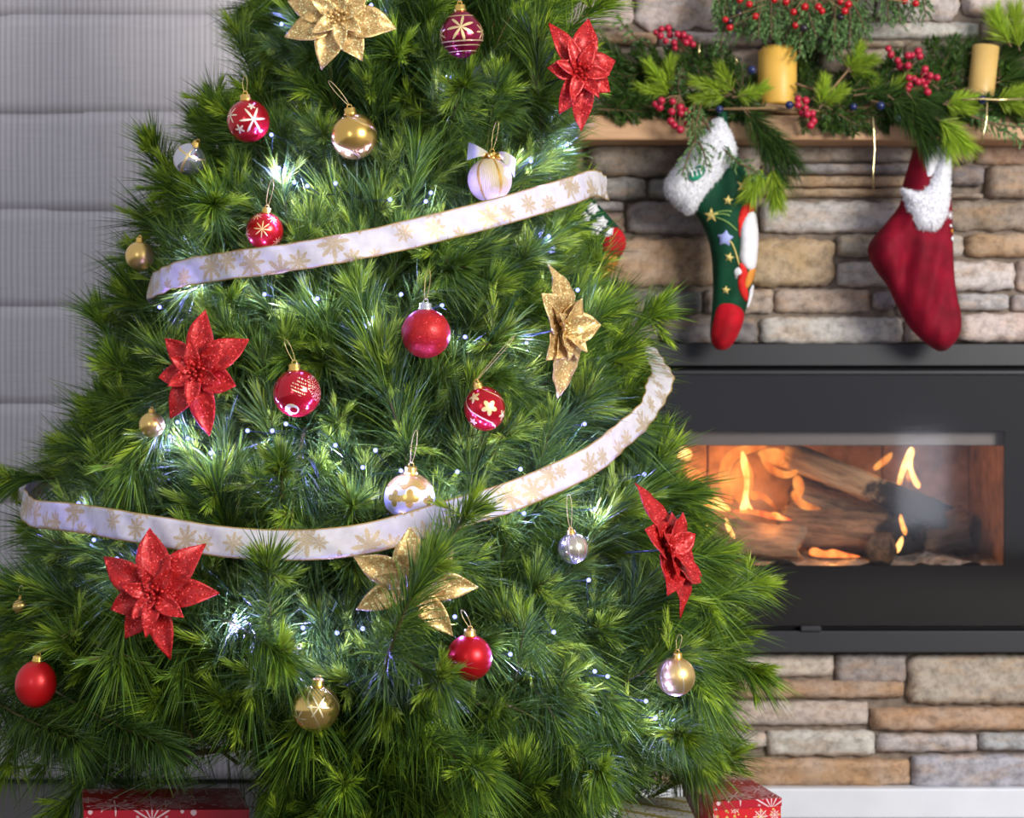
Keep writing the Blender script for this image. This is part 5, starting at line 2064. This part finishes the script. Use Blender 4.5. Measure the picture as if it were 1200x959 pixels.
def pick_kind(z, rng):
    u = rng.random()
    if z < 0.30:
        return 'droop' if u < 0.55 else ('out' if u < 0.9 else 'mid')
    if z < 0.50:
        return 'droop' if u < 0.25 else ('out' if u < 0.55 else ('mid' if u < 0.85 else 'up'))
    if z < 1.0:
        return 'droop' if u < 0.06 else ('out' if u < 0.22 else ('mid' if u < 0.62 else 'up'))
    return 'out' if u < 0.10 else ('mid' if u < 0.50 else 'up')


def rotz(a):
    c, s = math.cos(a), math.sin(a)
    return np.array([[c, -s, 0], [s, c, 0], [0, 0, 1.0]])


outer, fill = [], []


def sample_z(rng, lo, hi):
    while True:
        z = rng.uniform(lo, hi)
        if rng.random() < Rz(z) / 0.64:
            return z


def candidate(rng, layer):
    if layer == 'outer':
        z = sample_z(rng, 0.14, 1.58)
        az = rng.uniform(-PI - 0.25, 0.25)
        off = rng.uniform(-0.075, 0.008)
    elif layer == 'mid':
        z = sample_z(rng, 0.12, 1.60)
        az = rng.uniform(-PI - 0.3, 0.3)
        off = rng.uniform(-0.13, -0.04)
    elif layer == 'inner':
        z = sample_z(rng, 0.14, 1.6)
        az = rng.uniform(-PI - 0.2, 0.2)
        off = rng.uniform(-0.24, -0.13)
    elif layer == 'back':
        z = sample_z(rng, 0.14, 1.6)
        az = rng.uniform(0.2, PI - 0.2)
        off = rng.uniform(-0.06, 0.0)
    else:
        z = rng.uniform(1.56, 2.22)
        az = rng.uniform(0, 2 * PI)
        off = rng.uniform(-0.05, 0.0)
    kind = pick_kind(z, rng)
    vi = int(rng.integers(0, 7))
    sc = rng.uniform(0.8, 1.25) * (0.8 if z > 1.2 else 1.0)
    R = rotz(az)
    tipl = R @ SH[kind][vi][0][-1] * sc
    r = max(0.03, Rz(z) + off - 0.022)
    T = np.array([ax(z) + r * math.cos(az), AY + r * math.sin(az), z])
    base = T - tipl
    if base[2] < 0.03 or T[1] > 3.63 or base[1] > 3.68:
        return None
    return kind, vi, sc, az, base, T, R


# the shoots that show largest, each an object of its own
taken = []
tries = 0
while len(outer) < 272 and tries < 40000:
    tries += 1
    c = candidate(trng, 'outer')
    if c is None:
        continue
    kind, vi, sc, az, base, T, R = c
    md = 0.060 if tries < 9000 else 0.048
    if taken and np.min(np.linalg.norm(np.array(taken) - T, axis=1)) < md:
        continue
    tx, ty = 600 + T[0] / T[1] * F, 479.5 - (T[2] - CZ) / T[1] * F
    if (80 < tx < 320 and ty > 852) or (712 < tx < 925 and ty > 900) or (tx < 265 and ty > 835 and trng.random() < 0.75):
        continue
    st = base + (SH[kind][vi][0] @ R.T) * sc
    ids = near(base + (T - base) * 0.6, 0.22)
    if len(ids):
        bad, _ = blocked(st[3:], ids, 0.030)
        if bad.any():
            continue
    if not stem_free(st, near_solids(base + (T - base) * 0.5, 0.2)):
        continue
    taken.append(T)
    outer.append(c)
for kind, vi, sc, az, base, T, R in outer:
    me = SH[kind][vi][1]
    ids = near_solids(base + (T - base) * 0.6, 0.26)
    bl0, hit_any, bl1 = SH[kind][vi][2], False, []
    for Vb, Cb in bl0:
        okn = free_needles((base + (Vb.reshape(-1, 3) @ R.T) * sc).reshape(-1, 5, 3), ids)
        hit_any |= not okn.all()
        bl1.append((Vb[okn], Cb[okn]))
    if hit_any:      # this shoot bends round an ornament: needles of its own
        me = tri_mesh('pine_shoot', *merge_arrays([needle_arrays(bl1)] + [stem_arrays(s_, a, b_, STEMC) for s_, a, b_ in SH[kind][vi][3]]))
        me.materials.append(M['needle'])
    o = bpy.data.objects.new('pine_shoot', me)
    COL.objects.link(o)
    o.parent = tree
    o.location = Vector(base) - tree.location
    o.rotation_euler = (0, 0, az)
    o.scale = (sc, sc, sc)

# single shoots that reach out in front of the others: base and tip as photo points, depth offsets from the tree's surface
HAND = [((446, 812), (506, 655), -0.02, 0.135, 0.8, (452, 750, 0.15)), ((506, 672), (550, 598), 0.075, 0.085, 0.7, (522, 640, 0.032)), ((318, 800), (314, 662), -0.02, 0.05, 0.9), ((770, 745), (882, 684), -0.05, 0.0, 1.0),
        ((690, 450), (768, 366), -0.05, 0.02, 1.0), ((200, 245), (180, 172), -0.04, 0.0, 0.6), ((120, 572), (8, 564), -0.05, 0.0, 0.5), ((640, 75), (702, 6), -0.05, 0.0, 1.0),
        ((-40, 800), (90, 868), 0.02, 0.02, 0.15), ((50, 800), (190, 872), 0.02, 0.03, 0.1), ((640, 880), (705, 905), -0.06, 0.06, 0.9), ((440, 850), (560, 905), -0.04, 0.08, 0.9),
        ((560, 960), (560, 900), -0.05, 0.06, 0.9), ((330, 640), (330, 545), -0.03, 0.05, 0.9), ((235, 720), (330, 770), -0.05, 0.06, 0.6),
        ((800, 760), (884, 788), -0.05, 0.0, 1.0), ((740, 870), (800, 860), -0.06, 0.04, 0.9), ((520, 175), (545, 100), -0.04, 0.05, 0.8), ((260, 300), (250, 240), -0.03, 0.05, 0.7),
        ((420, 760), (520, 800), -0.05, 0.05, 0.9), ((150, 450), (118, 375), -0.05, 0.0, 0.5), ((760, 690), (840, 650), -0.05, 0.0, 1.0)]
for (a_, b_, o0, o1, br, *via) in HAND:
    p0, _ = hit(a_[0], a_[1], o0 - 0.07)
    p1, _ = hit(b_[0], b_[1], o1)
    p0, p1 = np.array(p0), np.array(p1)
    ctr = (p0 + p1) / 2 + np.array([0, 0, 0.02 if br > 0.4 else -0.015])
    if via:      # comes out clear of the ornament beside it first
        ctr = np.array(hit(via[0][0], via[0][1], via[0][2])[0])
    t = np.linspace(0, 1, 12)[:, None]
    st = p0 * (1 - t) ** 2 + 2 * ctr * t * (1 - t) + p1 * t * t
    L = np.linalg.norm(np.diff(st, axis=0), axis=1).sum()
    c0, c1 = DARK * (1 + br), MID * (1.1 - br) + LITE * br
    bl = [needle_block(trng, st, int(1900 * L), 0.085, (0.95, 0.42), 0.0008, 0.3, c0, c1),
          needle_block(trng, st, int(500 * L), 0.06, (0.7, 0.3), 0.0008, 0.15, MID, LITE * (0.4 + 0.6 * br), t0=0.65)]
    stems = [(st, 0.0034, 0.0016)]
    if br > 0.4:
        T_ = unit(st[-1] - st[-2])
        for k in range(6):
            s2 = stem_curve(st[-1] - T_ * 0.014, unit(T_ + trng.normal(0, 0.5, 3)), trng.uniform(0.02, 0.05), np.zeros(3), 4)
            stems.append((s2, 0.0016, 0.001))
            bl.append(needle_block(trng, s2, 46, 0.03, (0.5, 0.2), 0.00095, 0.02, LITE, LIME * (0.5 + 0.5 * br), t0=0.0))
    ids = near_solids((p0 + p1) / 2, 0.3)
    bl = [(vb[q], cb[q]) for vb, cb, q in ((vb, cb, free_needles(vb, ids)) for vb, cb in bl)]
    V_, T2, C_ = merge_arrays([needle_arrays(bl)] + [stem_arrays(q, r0, r1, STEMC) for q, r0, r1 in stems])
    org = p0
    o = link_mesh('pine_shoot', tri_mesh('pine_shoot', V_ - org, T2, C_), M['needle'], tree)
    o.location = Vector(org) - tree.location

# everything behind and between them, joined
for layer, n in (('outer', 210), ('mid', 400), ('inner', 230), ('back', 150), ('top', 130)):
    got = 0
    while got < n:
        c = candidate(trng, layer)
        if c is None:
            continue
        got += 1
        T = c[5]
        tx, ty = 600 + T[0] / T[1] * F, 479.5 - (T[2] - CZ) / T[1] * F
        if layer != 'back' and ((705 < tx < 835 and ty > 905) or (85 < tx < 305 and ty > 878) or (tx < 265 and ty > 845 and trng.random() < 0.6)):
            continue
        fill.append((layer, c))
Vs, Cs, stems_all = [], [], []
for layer, (kind, vi, sc, az, base, T, R) in fill:
    st, me, bl, stems = SH[kind][vi]
    ids = near(base + (T - base) * 0.6, 0.26)
    tint = trng.uniform(0.8, 1.25)
    sids = near_solids(base + (T - base) * 0.6, 0.26)
    for Vb, Cb in bl:
        keepn = trng.random(len(Vb)) < (0.9 if layer in ('outer', 'mid') else 0.7)
        W = base + (Vb[keepn].reshape(-1, 3) @ R.T) * sc
        W = W.reshape(-1, 5, 3)
        Cc = Cb[keepn] * tint
        if len(ids):
            b1, k1 = blocked(W[:, 4], ids)
            b2, k2 = blocked(W[:, 2], ids)
            bad = b1 | b2
            kp = np.minimum(k1, k2)
            ok = ~bad | (trng.random(len(W)) < kp)
            W, Cc = W[ok], Cc[ok]
        ok = free_needles(W, sids)
        W, Cc = W[ok], Cc[ok]
        Vs.append(W)
        Cs.append(Cc)
    s_w = base + (stems[0][0] @ R.T) * sc
    if (not len(ids) or not blocked(s_w, ids)[0].any()) and stem_free(s_w, sids):
        stems_all.append(stem_arrays(s_w[::2], 0.003, 0.0015, STEMC, 4))
arr = needle_arrays([(np.concatenate(Vs), np.concatenate(Cs))])
arr = merge_arrays([arr] + stems_all)
Vw = arr[0] - np.array(tree.location)
fo = link_mesh('inner_foliage', tri_mesh('inner_foliage', Vw, arr[1], arr[2]), M['needle'], tree)
tag(fo, kind='stuff')

# ------------------------------------------------------------------ mantel garland
GY = 3.70
garland = empty('mantel_garland', P(960, 133, GY), 'garland of pine, fir and cedar sprigs with berries lying along the mantel', 'garland')
grng = np.random.default_rng(31)
gloc = np.array(garland.location)


SOLIDS, BALLS, BOXES = [], [], []
collect_solids(lambda o: root_name(o) == 'pillar_candle')
collect_solids(lambda o: root_name(o).endswith('_stocking') and o.name.split('.')[0] in ('body', 'cuff', 'cuff_lining', 'hanging_loop', 'toe', 'heel'))
SO_C, SO_R = np.array([q[1] for q in SOLIDS]), np.array([q[2] for q in SOLIDS])


def wpt(px, py, Y):
    return np.array(P(px, py, Y))


def sprig(kind, pts, Y0, Y1=None, n=None, parent=garland, name=None):
    """pts: 2 or 3 photo points of the stem"""
    Y1 = Y0 if Y1 is None else Y1
    if len(pts) == 2:
        pts = [pts[0], ((pts[0][0] + pts[1][0]) / 2, (pts[0][1] + pts[1][1]) / 2), pts[1]]
    q = [wpt(pts[0][0], pts[0][1], Y0), wpt(pts[1][0], pts[1][1], (Y0 + Y1) / 2), wpt(pts[2][0], pts[2][1], Y1)]
    t = np.linspace(0, 1, 10)[:, None]
    st = q[0] * (1 - t) ** 2 + 2 * q[1] * t * (1 - t) + q[2] * t * t
    L = np.linalg.norm(np.diff(st, axis=0), axis=1).sum()
    c_stem = (0.16, 0.10, 0.05)
    parts = [stem_arrays(st, 0.0026, 0.0012, c_stem)]
    if kind == 'pine':        # long dark needles
        parts.append(needle_arrays([needle_block(grng, st, n or int(4200 * L), 0.062, (0.75, 0.40), 0.00055, 0.12, DARK * 0.8, MID * 0.9)]))
    elif kind == 'tip':       # fresh yellow green brush
        parts.append(needle_arrays([needle_block(grng, st, n or int(6000 * L), 0.030, (0.95, 0.40), 0.00070, 0.05, LITE, LIME, t0=0.1)]))
    elif kind == 'brush':     # long fresh needles
        parts.append(needle_arrays([needle_block(grng, st, n or int(7500 * L), 0.050, (0.75, 0.40), 0.00055, 0.08, LITE * 1.1, LIME * 1.15)]))
    elif kind == 'fir':       # short flat dark needles with side twigs
        fl = np.array([0, 0.9, 0.43])
        bl = [needle_block(grng, st, int(2600 * L), 0.017, (1.0, 0.7), 0.0008, 0.0, DARK, MID, flat=fl)]
        for k in range(5):
            u = 0.15 + 0.15 * k
            p, T = along(st, np.array([u]))
            sd = np.cross(T[0], fl) * (1 if k % 2 else -1)
            dd = unit(T[0] * 0.8 + unit(sd) * 0.75 + grng.normal(0, 0.12, 3))
            s2 = stem_curve(p[0], dd, L * 0.45 * (1 - 0.5 * u), np.zeros(3), 6)
            parts.append(stem_arrays(s2, 0.0016, 0.0008, c_stem))
            bl.append(needle_block(grng, s2, int(2600 * L * 0.45), 0.016, (1.0, 0.65), 0.0008, 0.0, DARK, MID * 1.15, flat=fl))
        parts.append(needle_arrays(bl))
    else:                     # cedar: scale leaf sprays
        dense = 1.0
        bl = []
        nb_ = max(7, int(L / 0.0075))
        for k in range(nb_):
            u = 0.05 + 0.95 * k / nb_
            p, T = along(st, np.array([u]))
            sd = unit(np.cross(T[0], np.array([0.15, -1.0, 0.1]))) * (1 if k % 2 else -1)
            ln = (0.024 if kind == 'cedar' else 0.036) * (1 - 0.55 * u) * grng.uniform(0.7, 1.25)
            dd = unit(T[0] * 1.0 + sd * 0.9 + grng.normal(0, 0.2, 3))
            s2 = stem_curve(p[0], dd, ln, np.array([0, 0, -0.008]), 5)
            bl.append(needle_block(grng, s2, 24, 0.0085, (0.6, 0.4), 0.0011, 0.0, np.array((0.06, 0.15, 0.04)), np.array((0.25, 0.41, 0.145)), t0=0.0, tp=1.0))
        parts.append(needle_arrays(bl))
    V, T, C = merge_arrays(parts)
    nm = name or {'pine': 'pine_sprig', 'tip': 'pine_tip', 'brush': 'pine_tip', 'fir': 'fir_sprig', 'cedar': 'cedar_sprig', 'bigcedar': 'cedar_sprig'}[kind]
    V[:, 1] = np.minimum(V[:, 1], 3.753 - 0.004 * grng.random(len(V)))
    low = (V[:, 1] > 3.687) & (V[:, 2] < MZ1 + 0.002) & (V[:, 2] > MZ0 - 0.01)      # pressed flat by the shelf
    V[low, 2] = MZ1 + 0.002 + 0.006 * grng.random(int(low.sum()))
    pl = np.array(parent.location)
    return link_mesh(nm, tri_mesh(nm, V - pl, T, C), M['needle'], parent)


AVOID[0] = True
# woody core lying on the shelf
MZ = MZ1
core = []
for i in range(40):
    x = 0.06 + 1.44 * i / 39
    core.append((x, 3.725 + 0.012 * math.sin(i * 0.9), MZ + 0.012 + 0.004 * math.sin(i * 1.7)))
v, f = tube_geo(core, 0.011, 7)
mk('garland_core', v, f, M['twig'], garland)
core2 = [(x, y - 0.022 + 0.008 * math.sin(i * 0.6), z + 0.001) for i, (x, y, z) in enumerate(core)]
v, f = tube_geo(core2, 0.009, 7)
mk('garland_core', v, f, M['twig'], garland)

SPR = [
    # fir masses
    ('fir', [(800, 95), (740, 62)], 3.73), ('fir', [(790, 75), (715, 95)], 3.72), ('fir', [(830, 110), (770, 70)], 3.73), ('fir', [(740, 110), (700, 70)], 3.73),
    ('fir', [(800, 118), (720, 118)], 3.71), ('fir', [(880, 115), (800, 70)], 3.75), ('fir', [(850, 90), (795, 55)], 3.76), ('fir', [(885, 118), (850, 75)], 3.76),
    ('fir', [(870, 105), (830, 60)], 3.77), ('fir', [(780, 128), (735, 90)], 3.74), ('fir', [(900, 120), (960, 85)], 3.75), ('fir', [(940, 120), (1000, 95)], 3.74),
    ('fir', [(960, 126), (1050, 138)], 3.67), ('fir', [(1000, 120), (1060, 85)], 3.73), ('fir', [(1040, 110), (1000, 65)], 3.75), ('fir', [(1090, 110), (1040, 70)], 3.74),
    ('fir', [(1100, 105), (1060, 75)], 3.72), ('fir', [(1120, 105), (1085, 50)], 3.75), ('fir', [(1130, 100), (1110, 45)], 3.76), ('fir', [(1080, 118), (1140, 70)], 3.76),
    ('fir', [(1050, 120), (1120, 95)], 3.73), ('fir', [(1140, 110), (1180, 75)], 3.75), ('fir', [(1210, 118), (1160, 85)], 3.74), ('fir', [(960, 120), (1010, 150)], 3.65),
    ('fir', [(930, 128), (985, 145)], 3.66), ('fir', [(1020, 122), (1085, 128)], 3.66), ('fir', [(1060, 118), (1110, 125)], 3.67), ('fir', [(760, 125), (830, 122)], 3.68),
    ('fir', [(710, 125), (770, 120)], 3.70), ('fir', [(1170, 125), (1225, 115)], 3.69), ('fir', [(1180, 120), (1230, 90)], 3.73), ('fir', [(980, 110), (1030, 100)], 3.70),
    ('fir', [(700, 128), (765, 131)], 3.675), ('fir', [(690, 122), (745, 126)], 3.685), ('fir', [(760, 128), (815, 126)], 3.675), ('fir', [(830, 129), (890, 127)], 3.675),
    ('fir', [(860, 128), (805, 120)], 3.685), ('fir', [(905, 130), (850, 126)], 3.67), ('fir', [(1030, 130), (1095, 129)], 3.675), ('fir', [(1110, 130), (1170, 129)], 3.675),
    ('fir', [(1150, 128), (1215, 130)], 3.675), ('pine', [(690, 112), (730, 116), (780, 124)], 3.69), ('pine', [(880, 122), (840, 118), (790, 122)], 3.69), ('pine', [(1200, 120), (1150, 122), (1100, 126)], 3.69),
    # long dark pine
    ('pine', [(868, 125), (892, 150), (912, 205)], 3.655, 3.63), ('pine', [(872, 126), (900, 150), (928, 190)], 3.655, 3.625), ('pine', [(1040, 112), (1068, 132), (1085, 170)], 3.64, 3.615),
    ('pine', [(1062, 108), (1082, 130), (1098, 172)], 3.64, 3.615), ('pine', [(1020, 118), (1070, 128), (1100, 150)], 3.65, 3.62), ('pine', [(1000, 112), (1050, 104), (1100, 122)], 3.67),
    ('pine', [(1140, 90), (1170, 70), (1200, 45)], 3.74), ('pine', [(1160, 100), (1190, 70), (1215, 35)], 3.75), ('pine', [(1130, 105), (1180, 95), (1215, 85)], 3.73),
    ('pine', [(935, 115), (945, 90), (925, 62)], 3.76), ('pine', [(960, 112), (950, 85), (945, 60)], 3.77), ('pine', [(770, 110), (740, 90), (712, 60)], 3.75),
    ('pine', [(1085, 108), (1110, 90), (1130, 62)], 3.77),
    # fresh tips
    ('brush', [(905, 195), (906, 210), (909, 232)], 3.625), ('brush', [(895, 195), (890, 205), (882, 222)], 3.625), ('brush', [(1096, 138), (1112, 148), (1128, 166)], 3.61),
    ('brush', [(1100, 140), (1112, 150), (1112, 172)], 3.61), ('brush', [(1185, 55), (1175, 40), (1168, 22)], 3.72), ('brush', [(1195, 60), (1190, 40), (1190, 18)], 3.72),
    ('tip', [(858, 112), (840, 102), (818, 96)], 3.66), ('tip', [(862, 110), (850, 95), (846, 84)], 3.66), ('tip', [(858, 114), (880, 112), (892, 104)], 3.65), ('tip', [(855, 112), (838, 114), (820, 116)], 3.65),
    ('tip', [(960, 128), (964, 112), (966, 98)], 3.65), ('tip', [(960, 126), (976, 116), (984, 108)], 3.65), ('tip', [(992, 84), (1004, 74), (1022, 70)], 3.70), ('tip', [(992, 84), (1000, 70), (1006, 58)], 3.70),
    ('tip', [(992, 84), (1010, 82), (1020, 92)], 3.70), ('tip', [(1108, 120), (1122, 114), (1140, 116)], 3.65), ('tip', [(1105, 122), (1120, 124), (1134, 128)], 3.65), ('tip', [(1165, 118), (1182, 112), (1198, 106)], 3.65),
    ('tip', [(1165, 118), (1184, 120), (1198, 128)], 3.65), ('tip', [(790, 108), (772, 96), (762, 78)], 3.69), ('tip', [(790, 108), (778, 90), (786, 74)], 3.69), ('tip', [(790, 110), (768, 108), (752, 104)], 3.69),
    ('tip', [(1040, 106), (1052, 100), (1060, 96)], 3.68), ('tip', [(930, 90), (925, 76), (918, 66)], 3.74),
    # cedar trails
    ('cedar', [(822, 122), (812, 148), (816, 174)], 3.65, 3.605), ('cedar', [(814, 166), (806, 182), (799, 206)], 3.61, 3.60), ('cedar', [(818, 166), (827, 178), (828, 196)], 3.61, 3.60), ('cedar', [(818, 128), (838, 170), (866, 192)], 3.645, 3.61),
    ('cedar', [(815, 118), (810, 140), (812, 160)], 3.65, 3.615), ('cedar', [(1138, 136), (1165, 145), (1198, 166)], 3.64), ('cedar', [(1145, 138), (1175, 150), (1215, 150)], 3.64),
    ('cedar', [(770, 60), (740, 45), (722, 18)], 3.74), ('cedar', [(800, 120), (790, 100), (800, 80)], 3.67), ('cedar', [(866, 192), (880, 196), (890, 205)], 3.615),
]
for s in SPR:
    sprig(*s)
v, f = tube_geo([P(958, 122, 3.68), P(974, 106, 3.69), P(994, 82, 3.70)], [0.003, 0.0025, 0.002], 6)
mk('twig', v, f, M['twig'], garland)
v, f = tube_geo([P(932, 98, 3.69), P(950, 104, 3.69), P(975, 112, 3.69)], [0.003, 0.0025, 0.002], 6)
mk('twig', v, f, M['twig'], garland)
v, f = tube_geo([P(840, 128, 3.655), P(900, 127, 3.65), P(960, 130, 3.655)], [0.003, 0.0028, 0.0025], 6)
mk('twig', v, f, M['twig'], garland)

M['berry'] = simple('red_berry', (0.46, 0.012, 0.045), 0.35, nscale=200, namt=0.3)
M['wberry'] = simple('bright_red_berry', (0.50, 0.006, 0.014), 0.25)
M['blue_berry'] = simple('blue_berry', (0.015, 0.025, 0.10), 0.25)
M['dark_berry'] = simple('dark_berry', (0.02, 0.014, 0.02), 0.25)
M['gold_tinsel'] = simple('gold_tinsel', (0.90, 0.72, 0.36), 0.2, 1.0)


def berries(lst, Y, r_px, mat, parent, root=None):
    r = r_px / F * Y
    for i, (x, y) in enumerate(lst):
        c = P(x, y, Y + 0.010 * math.sin(i * 2.1))
        v, f = sphere_geo(c, r * (0.9 + 0.2 * ((i * 37) % 10) / 10), 12, 8)
        mk('berry', v, f, mat, parent)
        if root is not None:
            v, f = tube_geo([P(root[0], root[1], Y + 0.015), (Vector(P(root[0], root[1], Y + 0.015)) + c) / 2 + Vector((0, 0, 0.004)), c], 0.0009, 5)
            mk('berry_stalk', v, f, M['twig'], parent)


berries([(775, 34), (783, 33), (774, 42), (780, 48), (785, 41), (794, 40), (790, 50), (798, 45), (801, 41), (808, 45), (791, 56), (804, 50), (812, 52), (769, 38)], 3.70, 4.2, M['berry'], garland, (800, 62))
berries([(768, 122), (773, 126), (775, 118), (788, 119), (797, 126), (787, 131), (798, 133), (805, 131), (786, 142), (790, 147), (805, 146), (797, 152)], 3.64, 4.6, M['berry'], garland, (796, 112))
berries([(935, 116), (944, 118), (935, 123), (944, 127), (940, 132), (946, 134), (952, 133), (953, 142), (950, 147)], 3.63, 4.6, M['berry'], garland, (930, 110))
berries([(1041, 57), (1044, 64), (1064, 65), (1069, 65), (1076, 60), (1078, 66), (1052, 71), (1055, 78), (1064, 77)], 3.70, 4.4, M['berry'], garland, (1062, 90))
berries([(1065, 91), (1071, 93), (1076, 96), (1081, 95), (1086, 94), (1090, 89), (1098, 91), (1083, 87), (1084, 81), (1066, 100), (1084, 101), (1087, 108), (1063, 105)], 3.66, 4.4, M['berry'], garland, (1075, 110))
berries([(843, 128), (881, 82), (925, 123), (1000, 125), (1151, 117), (1032, 124), (1053, 138)], 3.635, 5.0, M['blue_berry'], garland)
for pts in ([(1023, 137), (1024, 153), (1025, 175), (1023, 200), (1024, 221)], [(1157, 120), (1156, 140), (1153, 155), (1151, 168)], [(820, 52), (819, 60), (820, 64)], [(862, 68), (864, 72), (861, 75)], [(1127, 117), (1150, 116), (1170, 117), (1200, 116)]):
    v, f = tube_geo([P(x, y, 3.625) for x, y in pts], 0.0020, 6)
    mk('gold_tinsel', v, f, M['gold_tinsel'], garland)

# ------------------------------------------------------------------ wreath above the mantel
WRY = 3.72
wreath = empty('hanging_wreath', P(950, -120, WRY), 'cedar wreath with red and dark berries hanging above the mantel', 'wreath')
ring = [P(950 + 125 * math.sin(2 * PI * k / 28), -120 + 125 * math.cos(2 * PI * k / 28), WRY + 0.01) for k in range(29)]
v, f = tube_geo(ring, 0.014, 8)
mk('vine_ring', v, f, M['twig'], wreath)
wr = random.Random(14)
for i in range(50):
    u = wr.uniform(-1, 1)
    x0 = 950 + 118 * u
    yr = -120 + 125 * math.sqrt(max(0.05, 1 - u * u))
    y0 = min(yr, -2) + wr.uniform(-14, 10)
    env = 62 - 50 * abs(u + 0.0) ** 1.6 + wr.uniform(-18, 10)
    if x0 < 870:
        env = 34 + wr.uniform(-20, 26)
    if 878 < x0 < 945:
        env = min(env, 44)
    y1 = max(env, y0 + 18)
    x1 = x0 + wr.uniform(-16, 16) + 8 * u
    Y = WRY + wr.uniform(-0.05, 0.03)
    sprig('bigcedar', [(x0, y0), ((x0 + x1) / 2 + wr.uniform(-8, 8), (y0 + y1) / 2), (x1, y1)], Y, Y - 0.01, parent=wreath)
for i in range(46):     # the rest of the ring, out of the photograph
    a = wr.uniform(0.35 * PI, 1.65 * PI)
    x0, y0 = 950 + 125 * math.sin(a), -120 + 125 * math.cos(a)
    x1, y1 = x0 + 45 * math.sin(a + 0.9), y0 + 45 * math.cos(a + 0.9)
    sprig('bigcedar', [(x0, y0), (x1, y1)], WRY + wr.uniform(-0.03, 0.03), parent=wreath)
berries([(850, 23), (855, 32), (878, 5), (867, 0), (885, 19), (921, 2), (930, 14), (943, 8), (959, 8), (963, 13), (932, 30), (990, 13), (985, 2), (907, 0), (994, 5), (1073, 4), (1060, 1)], WRY - 0.06, 4.3, M['wberry'], wreath, (950, -10))
berries([(855, 25), (866, 16), (942, 33), (985, 20)], WRY - 0.055, 5.0, M['dark_berry'], wreath)
